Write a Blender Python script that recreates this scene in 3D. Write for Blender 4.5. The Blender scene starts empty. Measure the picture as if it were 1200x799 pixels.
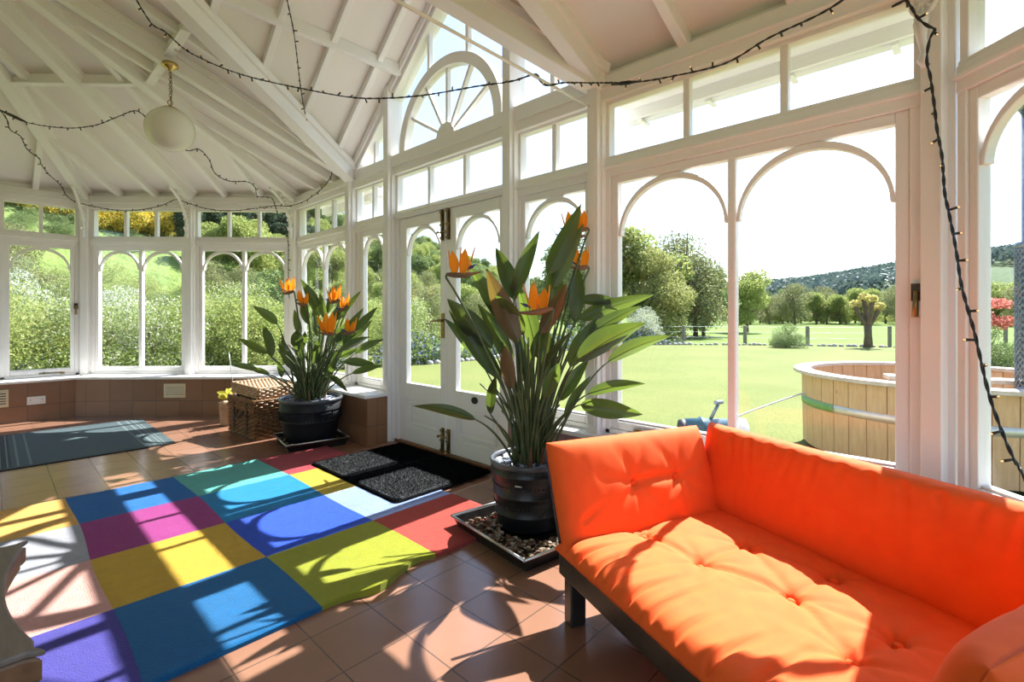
import bpy, math, random
import numpy as np
from mathutils import Vector, Matrix, noise
random.seed(7)
SC = bpy.context.scene
COL = SC.collection
PI = math.pi

# ------------------------------------------------------------------ camera, light, exposure
cam_d = bpy.data.cameras.new('camera')
cam_d.sensor_width = 36.0
cam_d.lens = 572.0 / 1200.0 * 36.0
cam_d.shift_y = -(399.5 - 369.8) / 1200.0
cam_d.clip_start, cam_d.clip_end = 0.05, 2000
cam = bpy.data.objects.new('camera', cam_d)
COL.objects.link(cam)
cam.location = (0, 0, 1.17)
cam.rotation_euler = (PI / 2, 0, -0.81656)
SC.camera = cam

SUN_ELEV, SUN_ENERGY, SKY_STRENGTH, EXPOSURE = math.radians(49.4), 11.5, 0.27, 0.60
sun_d = bpy.data.lights.new('sun', 'SUN')
sun_d.energy, sun_d.angle, sun_d.color = SUN_ENERGY, math.radians(0.53), (1.0, 0.98, 0.95)
sun = bpy.data.objects.new('sun', sun_d)
COL.objects.link(sun)
sun.location = (20, 0, 25)
to_sun = Vector((math.cos(SUN_ELEV), 0.017, math.sin(SUN_ELEV)))
sun.rotation_euler = to_sun.to_track_quat('Z', 'Y').to_euler()

world = bpy.data.worlds.new('sky')
SC.world = world
world.use_nodes = True
wn, wl = world.node_tree.nodes, world.node_tree.links
wn.clear()
wo = wn.new('ShaderNodeOutputWorld')
bg = wn.new('ShaderNodeBackground')
sky = wn.new('ShaderNodeTexSky')
sky.sky_type = 'NISHITA'
sky.sun_disc = False
sky.sun_elevation = SUN_ELEV
sky.sun_rotation = math.radians(90)
sky.air_density, sky.dust_density, sky.ozone_density = 1.0, 1.0, 1.5
bg.inputs['Strength'].default_value = SKY_STRENGTH
wl.new(sky.outputs[0], bg.inputs['Color'])
wl.new(bg.outputs[0], wo.inputs['Surface'])

vs = SC.view_settings
vs.view_transform, vs.look, vs.exposure, vs.gamma = 'Standard', 'None', EXPOSURE, 1.0
vs.use_curve_mapping = False
cy = SC.cycles
cy.use_denoising = True
cy.max_bounces, cy.diffuse_bounces, cy.glossy_bounces = 12, 6, 4
cy.transmission_bounces, cy.transparent_max_bounces = 6, 24
cy.sample_clamp_indirect = 6.0
cy.caustics_reflective = cy.caustics_refractive = False

# ------------------------------------------------------------------ materials
def srgb(r, g, b):
    f = lambda c: (c / 12.92 if c <= 0.04045 else ((c + 0.055) / 1.055) ** 2.4)
    return tuple(f(v / 255.0) for v in (r, g, b))

class NT:
    def __init__(s, name):
        s.m = bpy.data.materials.new(name)
        s.m.use_nodes = True
        s.n, s.l = s.m.node_tree.nodes, s.m.node_tree.links
        s.n.clear()
        s.out = s.n.new('ShaderNodeOutputMaterial')
    def new(s, t, **kw):
        n = s.n.new(t)
        for k, v in kw.items():
            setattr(n, k, v)
        return n
    def link(s, a, b):
        s.l.new(a, b)
    def coord(s, kind='Object', scale=(1, 1, 1), rot=(0, 0, 0), loc=(0, 0, 0)):
        tc = s.new('ShaderNodeTexCoord')
        mp = s.new('ShaderNodeMapping')
        mp.inputs['Scale'].default_value = scale
        mp.inputs['Rotation'].default_value = rot
        mp.inputs['Location'].default_value = loc
        s.link(tc.outputs[kind], mp.inputs[0])
        return mp.outputs[0]
    def ramp(s, fac, stops, interp='LINEAR'):
        r = s.new('ShaderNodeValToRGB')
        r.color_ramp.interpolation = interp
        el = r.color_ramp.elements
        while len(el) < len(stops):
            el.new(0.5)
        for e, (p, c) in zip(el, stops):
            e.position, e.color = p, (*c, 1)
        s.link(fac, r.inputs[0])
        return r.outputs[0]
    def noise(s, vec, scale, detail=3, rough=0.55):
        n = s.new('ShaderNodeTexNoise')
        n.inputs['Scale'].default_value = scale
        n.inputs['Detail'].default_value = detail
        n.inputs['Roughness'].default_value = rough
        s.link(vec, n.inputs['Vector'])
        return n.outputs[0]
    def bump(s, h, strength, dist=0.01):
        b = s.new('ShaderNodeBump')
        b.inputs['Strength'].default_value = strength
        b.inputs['Distance'].default_value = dist
        s.link(h, b.inputs['Height'])
        return b.outputs[0]
    def princ(s, col=None, rough=0.5, metal=0.0, normal=None, **kw):
        p = s.new('ShaderNodeBsdfPrincipled')
        if col is not None:
            if hasattr(col, 'is_linked'):
                s.link(col, p.inputs['Base Color'])
            else:
                p.inputs['Base Color'].default_value = (*col, 1)
        p.inputs['Roughness'].default_value = rough
        p.inputs['Metallic'].default_value = metal
        for k, v in kw.items():
            p.inputs[k].default_value = v
        if normal is not None:
            s.link(normal, p.inputs['Normal'])
        return p
    def done(s, shader):
        s.link(shader, s.out.inputs['Surface'])
        return s.m

def mixed(name, c1, c2, scale=8, rough=0.5, bump=0.0, bscale=60, metal=0.0, detail=4, bdist=0.004, **kw):
    t = NT(name)
    v = t.coord('Object')
    f = t.noise(v, scale, detail)
    c = t.ramp(f, [(0.3, c1), (0.7, c2)])
    nrm = t.bump(t.noise(v, bscale, 3), bump, bdist) if bump else None
    return t.done(t.princ(c, rough, metal, nrm, **kw).outputs[0])

def leafmat(name, stops, trans=0.35, rough=0.6):
    """Leaves: one colour per leaf, part of the light passing through."""
    t = NT(name)
    g = t.new('ShaderNodeNewGeometry')
    c = t.ramp(g.outputs['Random Per Island'], stops)
    p = t.princ(c, rough)
    p.inputs['Specular IOR Level'].default_value = 0.25
    tr = t.new('ShaderNodeBsdfTranslucent')
    t.link(c, tr.inputs['Color'])
    mx = t.new('ShaderNodeMixShader')
    mx.inputs[0].default_value = trans
    t.link(p.outputs[0], mx.inputs[1])
    t.link(tr.outputs[0], mx.inputs[2])
    return t.done(mx.outputs[0])

def emit(name, col, strength):
    t = NT(name)
    e = t.new('ShaderNodeEmission')
    e.inputs[0].default_value = (*col, 1)
    e.inputs[1].default_value = strength
    return t.done(e.outputs[0])

def glass_mat():
    t = NT('window_glass')
    tr = t.new('ShaderNodeBsdfTransparent')
    tr.inputs[0].default_value = (0.97, 0.985, 0.98, 1)
    gl = t.new('ShaderNodeBsdfGlossy')
    gl.inputs['Roughness'].default_value = 0.01
    lw = t.new('ShaderNodeLayerWeight')
    lw.inputs[0].default_value = 0.5
    pw = t.new('ShaderNodeMath', operation='POWER')
    pw.inputs[1].default_value = 5.0
    t.link(lw.outputs['Facing'], pw.inputs[0])
    ml = t.new('ShaderNodeMath', operation='MULTIPLY_ADD')
    ml.inputs[1].default_value, ml.inputs[2].default_value = 0.6, 0.02
    t.link(pw.outputs[0], ml.inputs[0])
    mx = t.new('ShaderNodeMixShader')
    t.link(ml.outputs[0], mx.inputs[0])
    t.link(tr.outputs[0], mx.inputs[1])
    t.link(gl.outputs[0], mx.inputs[2])
    return t.done(mx.outputs[0])

def tile_mat(name, size, off, plane='xy', cols=((0.40, 0.20, 0.115), (0.50, 0.27, 0.16)), rough=0.28, grout=(0.10, 0.065, 0.05), rot=0.0, rowoff=0.0):
    t = NT(name)
    tc = t.new('ShaderNodeTexCoord')
    mp = t.new('ShaderNodeMapping')
    t.link(tc.outputs['UV'], mp.inputs[0])
    mp.inputs['Location'].default_value = (-off[0], -off[1], 0)
    b = t.new('ShaderNodeTexBrick', offset=rowoff)
    b.inputs['Scale'].default_value = 1.0
    b.inputs['Brick Width'].default_value = size
    b.inputs['Row Height'].default_value = size
    b.inputs['Mortar Size'].default_value = 0.0028
    b.inputs['Mortar Smooth'].default_value = 0.25
    b.inputs['Bias'].default_value = 0.0
    b.inputs['Color1'].default_value = (*cols[0], 1)
    b.inputs['Color2'].default_value = (*cols[1], 1)
    b.inputs['Mortar'].default_value = (*grout, 1)
    t.link(mp.outputs[0], b.inputs['Vector'])
    n = t.noise(mp.outputs[0], 7, 5)
    nc = t.ramp(n, [(0.25, (0.90, 0.89, 0.88)), (0.75, (1.06, 1.05, 1.04))])
    mul = t.new('ShaderNodeMix', data_type='RGBA', blend_type='MULTIPLY')
    mul.inputs[0].default_value = 0.8
    t.link(b.outputs['Color'], mul.inputs[6])
    t.link(nc, mul.inputs[7])
    inv = t.new('ShaderNodeMath', operation='SUBTRACT')
    inv.inputs[0].default_value = 1.0
    t.link(b.outputs['Fac'], inv.inputs[1])
    bm1 = t.bump(inv.outputs[0], 0.5, 0.004)
    p = t.princ(mul.outputs[2], rough, 0, bm1)
    return t.done(p.outputs[0])

def wood_mat(name, c1, c2, rough=0.5, along=(1, 12, 12), knots=None):
    t = NT(name)
    v = t.coord('Object', along)
    n = t.noise(v, 3.0, 6, 0.6)
    c = t.ramp(n, [(0.3, c1), (0.7, c2)])
    if knots:
        v2 = t.coord('Object', (5.5, 5.5, 3.2))
        vo = t.new('ShaderNodeTexVoronoi')
        vo.inputs['Scale'].default_value = 1.0
        t.link(v2, vo.inputs['Vector'])
        k = t.ramp(vo.outputs['Distance'], [(0.035, (1, 1, 1)), (0.09, (0, 0, 0))])
        mx = t.new('ShaderNodeMix', data_type='RGBA')
        t.link(k, mx.inputs[0])
        t.link(c, mx.inputs[6])
        mx.inputs[7].default_value = (*knots, 1)
        c = mx.outputs[2]
    return t.done(t.princ(c, rough, 0, t.bump(n, 0.12, 0.004)).outputs[0])

M = {}
M['paint'] = mixed('white_gloss_paint', (0.83, 0.805, 0.795), (0.86, 0.835, 0.825), 3, 0.32, 0.06, 40)
M['board'] = mixed('white_ceiling_board', (0.81, 0.765, 0.735), (0.84, 0.795, 0.765), 2, 0.6, 0.05, 30)
M['glass'] = glass_mat()
M['floor'] = tile_mat('terracotta_floor_tile', 0.25, (0.04, 0.0), cols=((0.235, 0.118, 0.076), (0.275, 0.142, 0.093)), rough=0.2)
M['walltile'] = tile_mat('terracotta_wall_tile', 0.266, (0.0, -0.095), rough=0.33, cols=((0.24, 0.118, 0.060), (0.29, 0.148, 0.078)))
M['brass'] = mixed('brass', (0.62, 0.42, 0.14), (0.75, 0.55, 0.22), 20, 0.25, metal=1.0)
M['oldbrass'] = mixed('aged_brass', (0.20, 0.13, 0.06), (0.36, 0.25, 0.11), 30, 0.38, metal=1.0)
M['bronze'] = mixed('dark_bronze', (0.05, 0.035, 0.02), (0.09, 0.06, 0.035), 30, 0.4, metal=0.3)
M['black_plastic'] = mixed('black_plastic', (0.012, 0.012, 0.014), (0.02, 0.02, 0.024), 20, 0.4)
M['bulb'] = emit('warm_fairy_light', (1.0, 0.62, 0.25), 1.0)
M['opal'] = mixed('opal_glass', (0.78, 0.75, 0.66), (0.83, 0.80, 0.72), 4, 0.22)
M['cream'] = mixed('cream_plastic', (0.66, 0.55, 0.36), (0.70, 0.60, 0.41), 10, 0.5)
M['white_plastic'] = mixed('white_plastic', (0.78, 0.78, 0.78), (0.82, 0.82, 0.82), 10, 0.35)
M['dark'] = mixed('dark_slot', (0.01, 0.01, 0.01), (0.02, 0.02, 0.02), 10, 0.6)
M['grey_switch'] = mixed('grey_plastic', (0.30, 0.31, 0.36), (0.36, 0.37, 0.42), 10, 0.5)
M['orange'] = mixed('orange_cotton', (0.81, 0.098, 0.007), (0.87, 0.118, 0.010), 14, 0.85, 0.12, 380, bdist=0.002)
M['frame'] = wood_mat('black_stained_wood', (0.014, 0.012, 0.011), (0.028, 0.024, 0.022), 0.34)
M['pot'] = mixed('black_glazed_pot', (0.010, 0.010, 0.011), (0.020, 0.019, 0.019), 9, 0.38, 0.25, 45)
M['potrim'] = mixed('worn_pot_rim', (0.05, 0.055, 0.065), (0.10, 0.105, 0.12), 18, 0.3)
M['tray'] = mixed('dark_steel_tray', (0.05, 0.045, 0.045), (0.10, 0.09, 0.085), 12, 0.3, metal=0.85)
M['trayrim'] = mixed('bare_steel_edge', (0.5, 0.5, 0.5), (0.62, 0.62, 0.62), 30, 0.3, metal=1.0)
M['soil'] = mixed('dark_soil', (0.02, 0.013, 0.009), (0.05, 0.034, 0.022), 40, 0.95, 0.6, 60)
M['petal'] = leafmat('orange_sepal', [(0, (0.95, 0.26, 0.01)), (1, (1.0, 0.40, 0.02))], 0.4)
M['tongue'] = mixed('blue_tongue', (0.02, 0.02, 0.16), (0.04, 0.04, 0.25), 20, 0.5)
M['beak'] = mixed('flower_beak', (0.09, 0.075, 0.05), (0.30, 0.13, 0.06), 9, 0.5)
M['stalk'] = mixed('green_stalk', (0.060, 0.085, 0.026), (0.115, 0.14, 0.055), 12, 0.42)
M['rope'] = mixed('white_rope', (0.7, 0.7, 0.68), (0.8, 0.8, 0.78), 50, 0.8)
M['weave'] = mixed('brown_wicker', (0.13, 0.055, 0.018), (0.29, 0.14, 0.05), 25, 0.45)
M['weave_pale'] = mixed('pale_wicker', (0.42, 0.26, 0.14), (0.60, 0.42, 0.27), 25, 0.5)
M['leather'] = mixed('dark_leather', (0.035, 0.018, 0.010), (0.06, 0.03, 0.018), 30, 0.5)
M['greywood'] = wood_mat('weathered_pine', (0.15, 0.118, 0.098), (0.21, 0.17, 0.142), 0.6, (14, 2, 14))
M['brownwood'] = wood_mat('brown_carved_wood', (0.16, 0.075, 0.035), (0.26, 0.13, 0.06), 0.45, (10, 2, 10))
M['pine'] = wood_mat('pale_pine_stave', (0.52, 0.32, 0.17), (0.64, 0.42, 0.24), 0.55, (14, 14, 2), knots=(0.26, 0.12, 0.05))
M['pinegrey'] = wood_mat('grey_pine_rim', (0.46, 0.39, 0.33), (0.58, 0.50, 0.43), 0.6, (8, 8, 8))
M['hoop'] = mixed('pale_steel_hoop', (0.55, 0.55, 0.52), (0.7, 0.68, 0.64), 12, 0.35, metal=0.4)
M['greenhoop'] = mixed('green_painted_hoop', (0.14, 0.30, 0.10), (0.2, 0.38, 0.14), 12, 0.5)
M['flue'] = mixed('grey_flue_steel', (0.16, 0.20, 0.24), (0.26, 0.30, 0.34), 20, 0.4, metal=0.7)
M['teal'] = mixed('teal_enamel', (0.012, 0.05, 0.075), (0.025, 0.08, 0.11), 20, 0.35)
M['stone'] = mixed('pale_field_stone', (0.30, 0.27, 0.23), (0.5, 0.47, 0.43), 9, 0.85, 0.5, 30)
M['bark'] = mixed('brown_bark', (0.09, 0.06, 0.04), (0.18, 0.13, 0.09), 9, 0.9, 0.5, 30)
M['post'] = mixed('grey_fence_wood', (0.17, 0.14, 0.11), (0.28, 0.24, 0.2), 12, 0.85)

# ------------------------------------------------------------------ builders
class Facet:
    """A vertical wall line: s runs along it, d into the room, z up."""
    def __init__(s, p0, e, nin):
        s.p0, s.e, s.n = Vector((*p0, 0)), Vector((*e, 0)), Vector((*nin, 0))
    def __call__(s, a, d, z):
        return s.p0 + s.e * a + s.n * d + Vector((0, 0, z))

R2 = math.sqrt(0.5)
W = Facet((0, 0), (1, 0), (0, 1))

class MB:
    def __init__(s):
        s.v, s.f, s.mi, s.sm = [], [], [], []
    def add(s, verts, faces, m=0, smooth=False):
        o = len(s.v)
        s.v += [tuple(p) for p in verts]
        for f in faces:
            s.f.append(tuple(i + o for i in f))
            s.mi.append(m)
            s.sm.append(smooth)
    def hexa(s, p, m=0):
        s.add(p, [(0, 3, 2, 1), (4, 5, 6, 7), (0, 1, 5, 4), (1, 2, 6, 5), (2, 3, 7, 6), (3, 0, 4, 7)], m)
    def box(s, F, s0, s1, d0, d1, z0, z1, m=0):
        s.hexa([F(s0, d0, z0), F(s1, d0, z0), F(s1, d1, z0), F(s0, d1, z0), F(s0, d0, z1), F(s1, d0, z1), F(s1, d1, z1), F(s0, d1, z1)], m)
    def frustum(s, F, a, b, m=0):
        """a, b = (s0, s1, d0, d1, z): bottom and top rectangles."""
        s.hexa([F(a[0], a[2], a[4]), F(a[1], a[2], a[4]), F(a[1], a[3], a[4]), F(a[0], a[3], a[4]),
                F(b[0], b[2], b[4]), F(b[1], b[2], b[4]), F(b[1], b[3], b[4]), F(b[0], b[3], b[4])], m)
    def beam(s, p0, p1, w, h, m=0, up=(0, 0, 1)):
        """A bar whose top edge follows p0-p1, hanging h below it."""
        p0, p1 = Vector(p0), Vector(p1)
        t = (p1 - p0).normalized()
        side = t.cross(Vector(up)).normalized() * (w / 2)
        dn = side.normalized().cross(t).normalized()
        if dn.z > 0:
            dn = -dn
        dn = dn * h
        s.hexa([p0 - side + dn, p1 - side + dn, p1 + side + dn, p0 + side + dn, p0 - side, p1 - side, p1 + side, p0 + side], m)
    def tube(s, pts, r, n=8, m=0, caps=True):
        pts = [Vector(p) for p in pts]
        rs = r if isinstance(r, (list, tuple)) else [r] * len(pts)
        o = len(s.v)
        ref = None
        for i, p in enumerate(pts):
            t = (pts[min(i + 1, len(pts) - 1)] - pts[max(i - 1, 0)])
            t = t.normalized() if t.length > 1e-9 else Vector((0, 0, 1))
            if ref is None:
                ref = t.orthogonal().normalized()
            else:
                ref = (ref - t * ref.dot(t))
                ref = ref.normalized() if ref.length > 1e-6 else t.orthogonal().normalized()
            b = t.cross(ref)
            for k in range(n):
                a = 2 * PI * k / n
                s.v.append(tuple(p + (ref * math.cos(a) + b * math.sin(a)) * rs[i]))
        for i in range(len(pts) - 1):
            for k in range(n):
                q = o + i * n
                s.f.append((q + k, q + (k + 1) % n, q + n + (k + 1) % n, q + n + k))
                s.mi.append(m)
                s.sm.append(True)
        if caps:
            s.f.append(tuple(o + k for k in reversed(range(n))))
            s.f.append(tuple(o + (len(pts) - 1) * n + k for k in range(n)))
            s.mi += [m, m]
            s.sm += [False, False]
    def lathe(s, c, prof, n=32, m=0, a0=0.0, a1=2 * PI, sx=1.0, sy=1.0):
        """prof = [(r, z)] around the vertical axis at c."""
        o = len(s.v)
        full = abs(a1 - a0 - 2 * PI) < 1e-6
        k = n if full else n + 1
        for r, z in prof:
            for i in range(k):
                a = a0 + (a1 - a0) * i / n
                s.v.append((c[0] + r * math.cos(a) * sx, c[1] + r * math.sin(a) * sy, c[2] + z))
        for j in range(len(prof) - 1):
            for i in range(n):
                i2 = (i + 1) % k
                s.f.append((o + j * k + i, o + j * k + i2, o + (j + 1) * k + i2, o + (j + 1) * k + i))
                s.mi.append(m)
                s.sm.append(True)
    def sphere(s, c, r, n=12, m=0, sz=1.0):
        s.lathe(c, [(r * math.sin(PI * j / n) + 1e-5, -r * sz * math.cos(PI * j / n)) for j in range(n + 1)], n * 2, m)
    def arch(s, F, c, zs, ro, ri, d0, d1, n=20, m=0, a0=0.0, a1=PI, kz=1.0, taper=False):
        """A flat curved bar standing in the wall: centre s=c, z=zs, outer and inner radius."""
        o = len(s.v)
        for i in range(n + 1):
            a = a0 + (a1 - a0) * i / n
            ca, sa = math.cos(a), math.sin(a) * kz
            rx = ro - 0.017 if taper else ri
            for r, q, d in ((ro, ro, d0), (ro, ro, d1), (rx, ri, d1), (rx, ri, d0)):
                s.v.append(tuple(F(c + r * ca, d, zs + q * sa)))
        for i in range(n):
            q = o + 4 * i
            for k in range(4):
                s.f.append((q + k, q + (k + 1) % 4, q + 4 + (k + 1) % 4, q + 4 + k))
                s.mi.append(m)
                s.sm.append(False)
        s.f.append((o, o + 1, o + 2, o + 3))
        s.f.append(tuple(o + 4 * n + k for k in (3, 2, 1, 0)))
        s.mi += [m, m]
        s.sm += [False, False]
    def prism(s, pts, off, m=0):
        """A flat outline (list of points) pushed along the vector off."""
        n = len(pts)
        off = Vector(off)
        a = [Vector(p) for p in pts]
        b = [p + off for p in a]
        s.add(a + b, [tuple(range(n - 1, -1, -1)), tuple(range(n, 2 * n))] + [(i, (i + 1) % n, n + (i + 1) % n, n + i) for i in range(n)], m)
    def build(s, name, mats, parent=None, bevel=0.0, subsurf=0, fixn=True):
        me = bpy.data.meshes.new(name)
        off = parent_origin(parent) if parent is not None else Vector((0, 0, 0))
        me.from_pydata([(p[0] - off.x, p[1] - off.y, p[2] - off.z) for p in s.v], [], s.f)
        for m in (mats if isinstance(mats, (list, tuple)) else [mats]):
            me.materials.append(m)
        me.polygons.foreach_set('material_index', s.mi)
        me.polygons.foreach_set('use_smooth', s.sm)
        me.update()
        if fixn:
            import bmesh
            b = bmesh.new()
            b.from_mesh(me)
            bmesh.ops.recalc_face_normals(b, faces=b.faces)
            b.to_mesh(me)
            b.free()
        o = bpy.data.objects.new(name, me)
        COL.objects.link(o)
        if parent is not None:
            o.parent = parent
        if bevel:
            md = o.modifiers.new('bevel', 'BEVEL')
            md.width, md.segments, md.limit_method, md.angle_limit = bevel, 2, 'ANGLE', math.radians(40)
        if subsurf:
            md = o.modifiers.new('smooth', 'SUBSURF')
            md.levels = md.render_levels = subsurf
        return o

def parent_origin(o):
    v = Vector((0, 0, 0))
    while o is not None:
        v += o.location
        o = o.parent
    return v

def tag(o, label=None, cat=None, group=None, kind=None):
    if label: o['label'] = label
    if cat: o['category'] = cat
    if group: o['group'] = group
    if kind: o['kind'] = kind
    return o

def empty(name, loc=(0, 0, 0), label=None, cat=None, group=None, kind=None):
    o = bpy.data.objects.new(name, None)
    o.empty_display_size = 0.05
    COL.objects.link(o)
    o.location = loc
    return tag(o, label, cat, group, kind)

def copy_tree(o, parent=None):
    c = o.copy()
    COL.objects.link(c)
    c.parent = parent
    for ch in [x for x in bpy.data.objects if x.parent == o]:
        copy_tree(ch, c)
    return c

def boxuv(ob, F=None):
    """UVs in metres: along the wall and up it (or x, y on the floor)."""
    me = ob.data
    uv = me.uv_layers.new(name='uv')
    for p in me.polygons:
        for li in p.loop_indices:
            co = me.vertices[me.loops[li].vertex_index].co
            if abs(p.normal.z) > 0.7:
                uv.data[li].uv = (co.x, co.y)
            else:
                t = Vector((-p.normal.y, p.normal.x, 0)).normalized()
                uv.data[li].uv = (co.dot(t), co.z)
    return ob

def bez(p0, p1, p2, n):
    p0, p1, p2 = Vector(p0), Vector(p1), Vector(p2)
    return [p0 * (1 - t) ** 2 + p1 * 2 * t * (1 - t) + p2 * t * t for t in [i / n for i in range(n + 1)]]

def smooth_path(pts, per=6):
    """Catmull-Rom through the points."""
    P = [Vector(p) for p in pts]
    out = []
    for i in range(len(P) - 1):
        a, b, c, d = P[max(i - 1, 0)], P[i], P[i + 1], P[min(i + 2, len(P) - 1)]
        for k in range(per):
            t = k / per
            out.append(0.5 * ((2 * b) + (c - a) * t + (2 * a - 5 * b + 4 * c - d) * t * t + (3 * b - a - 3 * c + d) * t ** 3))
    out.append(P[-1])
    return out

# ------------------------------------------------------------------ the setting: floor, walls, windows
XW, YC, XE, YE = 2.60, 6.10, 0.79, 7.91          # glass planes of the long side and of the far octagon end
FR = Facet((XW, 0), (0, 1), (-1, 0))              # long garden side; s is world y
FD = Facet((XW, YC), (-R2, R2), (-R2, -R2))       # far diagonal; s from the long side
FE = Facet((XE, YE), (-1, 0), (0, -1))            # far end; s from the diagonal
FN = Facet((XW, 0.07), (-R2, -R2), (-R2, R2))     # near diagonal beside the sofa
DL = math.hypot(XW - XE, YE - YC)

b = MB()
b.add([(XW, 0.07, 0), (XW, YC, 0), (XE, YE, 0), (-1.89, YE, 0), (-3.70, YC, 0), (-3.70, 0.07, 0), (-1.89, -1.74, 0), (XE, -1.74, 0),
       (XW, 0.07, -0.15), (XW, YC, -0.15), (XE, YE, -0.15), (-1.89, YE, -0.15), (-3.70, YC, -0.15), (-3.70, 0.07, -0.15), (-1.89, -1.74, -0.15), (XE, -1.74, -0.15)],
      [tuple(range(8)), tuple(range(15, 7, -1))] + [(i, (i + 1) % 8, 8 + (i + 1) % 8, 8 + i) for i in range(8)])
floor = boxuv(b.build('floor', M['floor']))
tag(floor, 'terracotta tiled floor of the conservatory', 'floor', kind='structure')

def low_wall(name, F, s0, s1, d0, label, ends=(0, 0)):
    b = MB()
    p = [F(s0, -0.10, 0), F(s1, -0.10, 0), F(s1 + ends[1], d0, 0), F(s0 + ends[0], d0, 0)]
    b.hexa(p + [q + Vector((0, 0, 0.425)) for q in p])
    o = boxuv(b.build(name, M['walltile']))
    tag(o, label, 'wall', kind='structure')
    t = math.tan(PI / 8)
    b = MB()
    k0 = 0.02 if ends[0] else 0
    p = [F(s0, -0.10, 0.425), F(s1, -0.10, 0.425), F(s1 + ends[1] * (d0 + 0.025) / d0, d0 + 0.025, 0.425), F(s0 + ends[0] * (d0 + 0.025) / d0, d0 + 0.025, 0.425)]
    b.hexa(p + [q + Vector((0, 0, 0.03)) for q in p])
    b.build('sill', M['paint'], o, 0.006)
    return o

TN = math.tan(PI / 8)
D0 = 0.305
low_wall('wall_garden', FR, 3.93, YC, D0, 'low tiled wall between the double doors and the far bay corner', (0, -D0 * TN))
low_wall('wall_diagonal', FD, 0, DL, D0, 'low tiled wall under the far diagonal windows with one vent', (D0 * TN, -D0 * TN))
low_wall('wall_end', FE, 0, 2.68, D0, 'low tiled wall at the far left with the socket', (D0 * TN, -D0 * TN))
low_wall('wall_right', FR, 0.07, 2.37, 0.12, 'low tiled wall under the big window behind the sofa', (0.12 * TN, 0))
low_wall('wall_near', FN, 0, DL, 0.12, 'low wall under the near window at the right edge', (0.12 * TN, 0))

b = MB()
b.box(W, -3.95, -3.70, 0.07, YC, -0.15, 2.75)
tag(b.build('wall_house', mixed('cream_plaster', (0.62, 0.55, 0.47), (0.66, 0.59, 0.51), 3, 0.8)), 'cream plastered house wall on the far side of the room', 'wall', kind='structure')

trim_no = [0]
def trim(b, label, mat='paint', bevel=0.006):
    trim_no[0] += 1
    o = b.build('trim_%d' % trim_no[0], M[mat], None, bevel)
    return tag(o, label, 'trim', kind='structure')

Z_SILL, Z_GB, Z_GT, Z_TR, Z_CB, Z_CT, Z_BM = 0.455, 0.545, 1.97, 2.03, 2.14, 2.47, 2.63

def post(F, s, z0, z1, label, w=0.075, d=0.10):
    b = MB()
    b.box(F, s - w / 2, s + w / 2, -0.07, d, z0, z1)
    b.box(F, s - w / 2 - 0.014, s + w / 2 + 0.014, -0.06, d - 0.035, z0, min(z1, Z_BM - 0.005))
    b.box(F, s - w * 0.28, s + w * 0.28, d, d + 0.006, max(z0, Z_SILL) + 0.05, min(z1, Z_CT))
    return trim(b, label)

def corner_post(x, y, ang, z0, z1, label, r=0.085):
    b = MB()
    F = Facet((x, y), (math.cos(ang), math.sin(ang)), (-math.sin(ang), math.cos(ang)))
    b.box(F, -0.036, 0.036, -0.09, 0.095, z0, z1)
    b.box(F, -0.058, 0.058, -0.09, 0.050, z0, z1 - 0.004)
    return trim(b, label)

latch_count = [0]
def latch(F, s, z, par, side=1):
    """Brass casement fastener: plate, pivot and hanging handle."""
    b = MB()
    b.box(F, s - 0.017, s + 0.017, 0.018, 0.044, z - 0.02, z + 0.05)
    b.tube([F(s, 0.025, z + 0.01), F(s, 0.05, z + 0.01)], 0.009, 8)
    b.tube([F(s, 0.05, z + 0.022), F(s + 0.002 * side, 0.052, z - 0.03), F(s + 0.003 * side, 0.055, z - 0.085)], [0.010, 0.009, 0.012], 8, 1)
    b.build('latch', [M['bronze'], M['oldbrass']], par)

def stay(F, s, z, par, ln=0.20):
    b = MB()
    b.box(F, s - 0.02, s + 0.02, 0.02, 0.035, z - 0.008, z + 0.014)
    b.tube([F(s, 0.035, z + 0.012), F(s + ln * 0.5, 0.037, z + 0.012), F(s + ln, 0.034, z + 0.012)], [0.006, 0.005, 0.007], 8)
    b.tube([F(s + ln * 0.8, 0.036, z + 0.0), F(s + ln * 0.8, 0.036, z + 0.035)], 0.005, 6)
    b.build('window_stay', M['oldbrass'], par)

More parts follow.
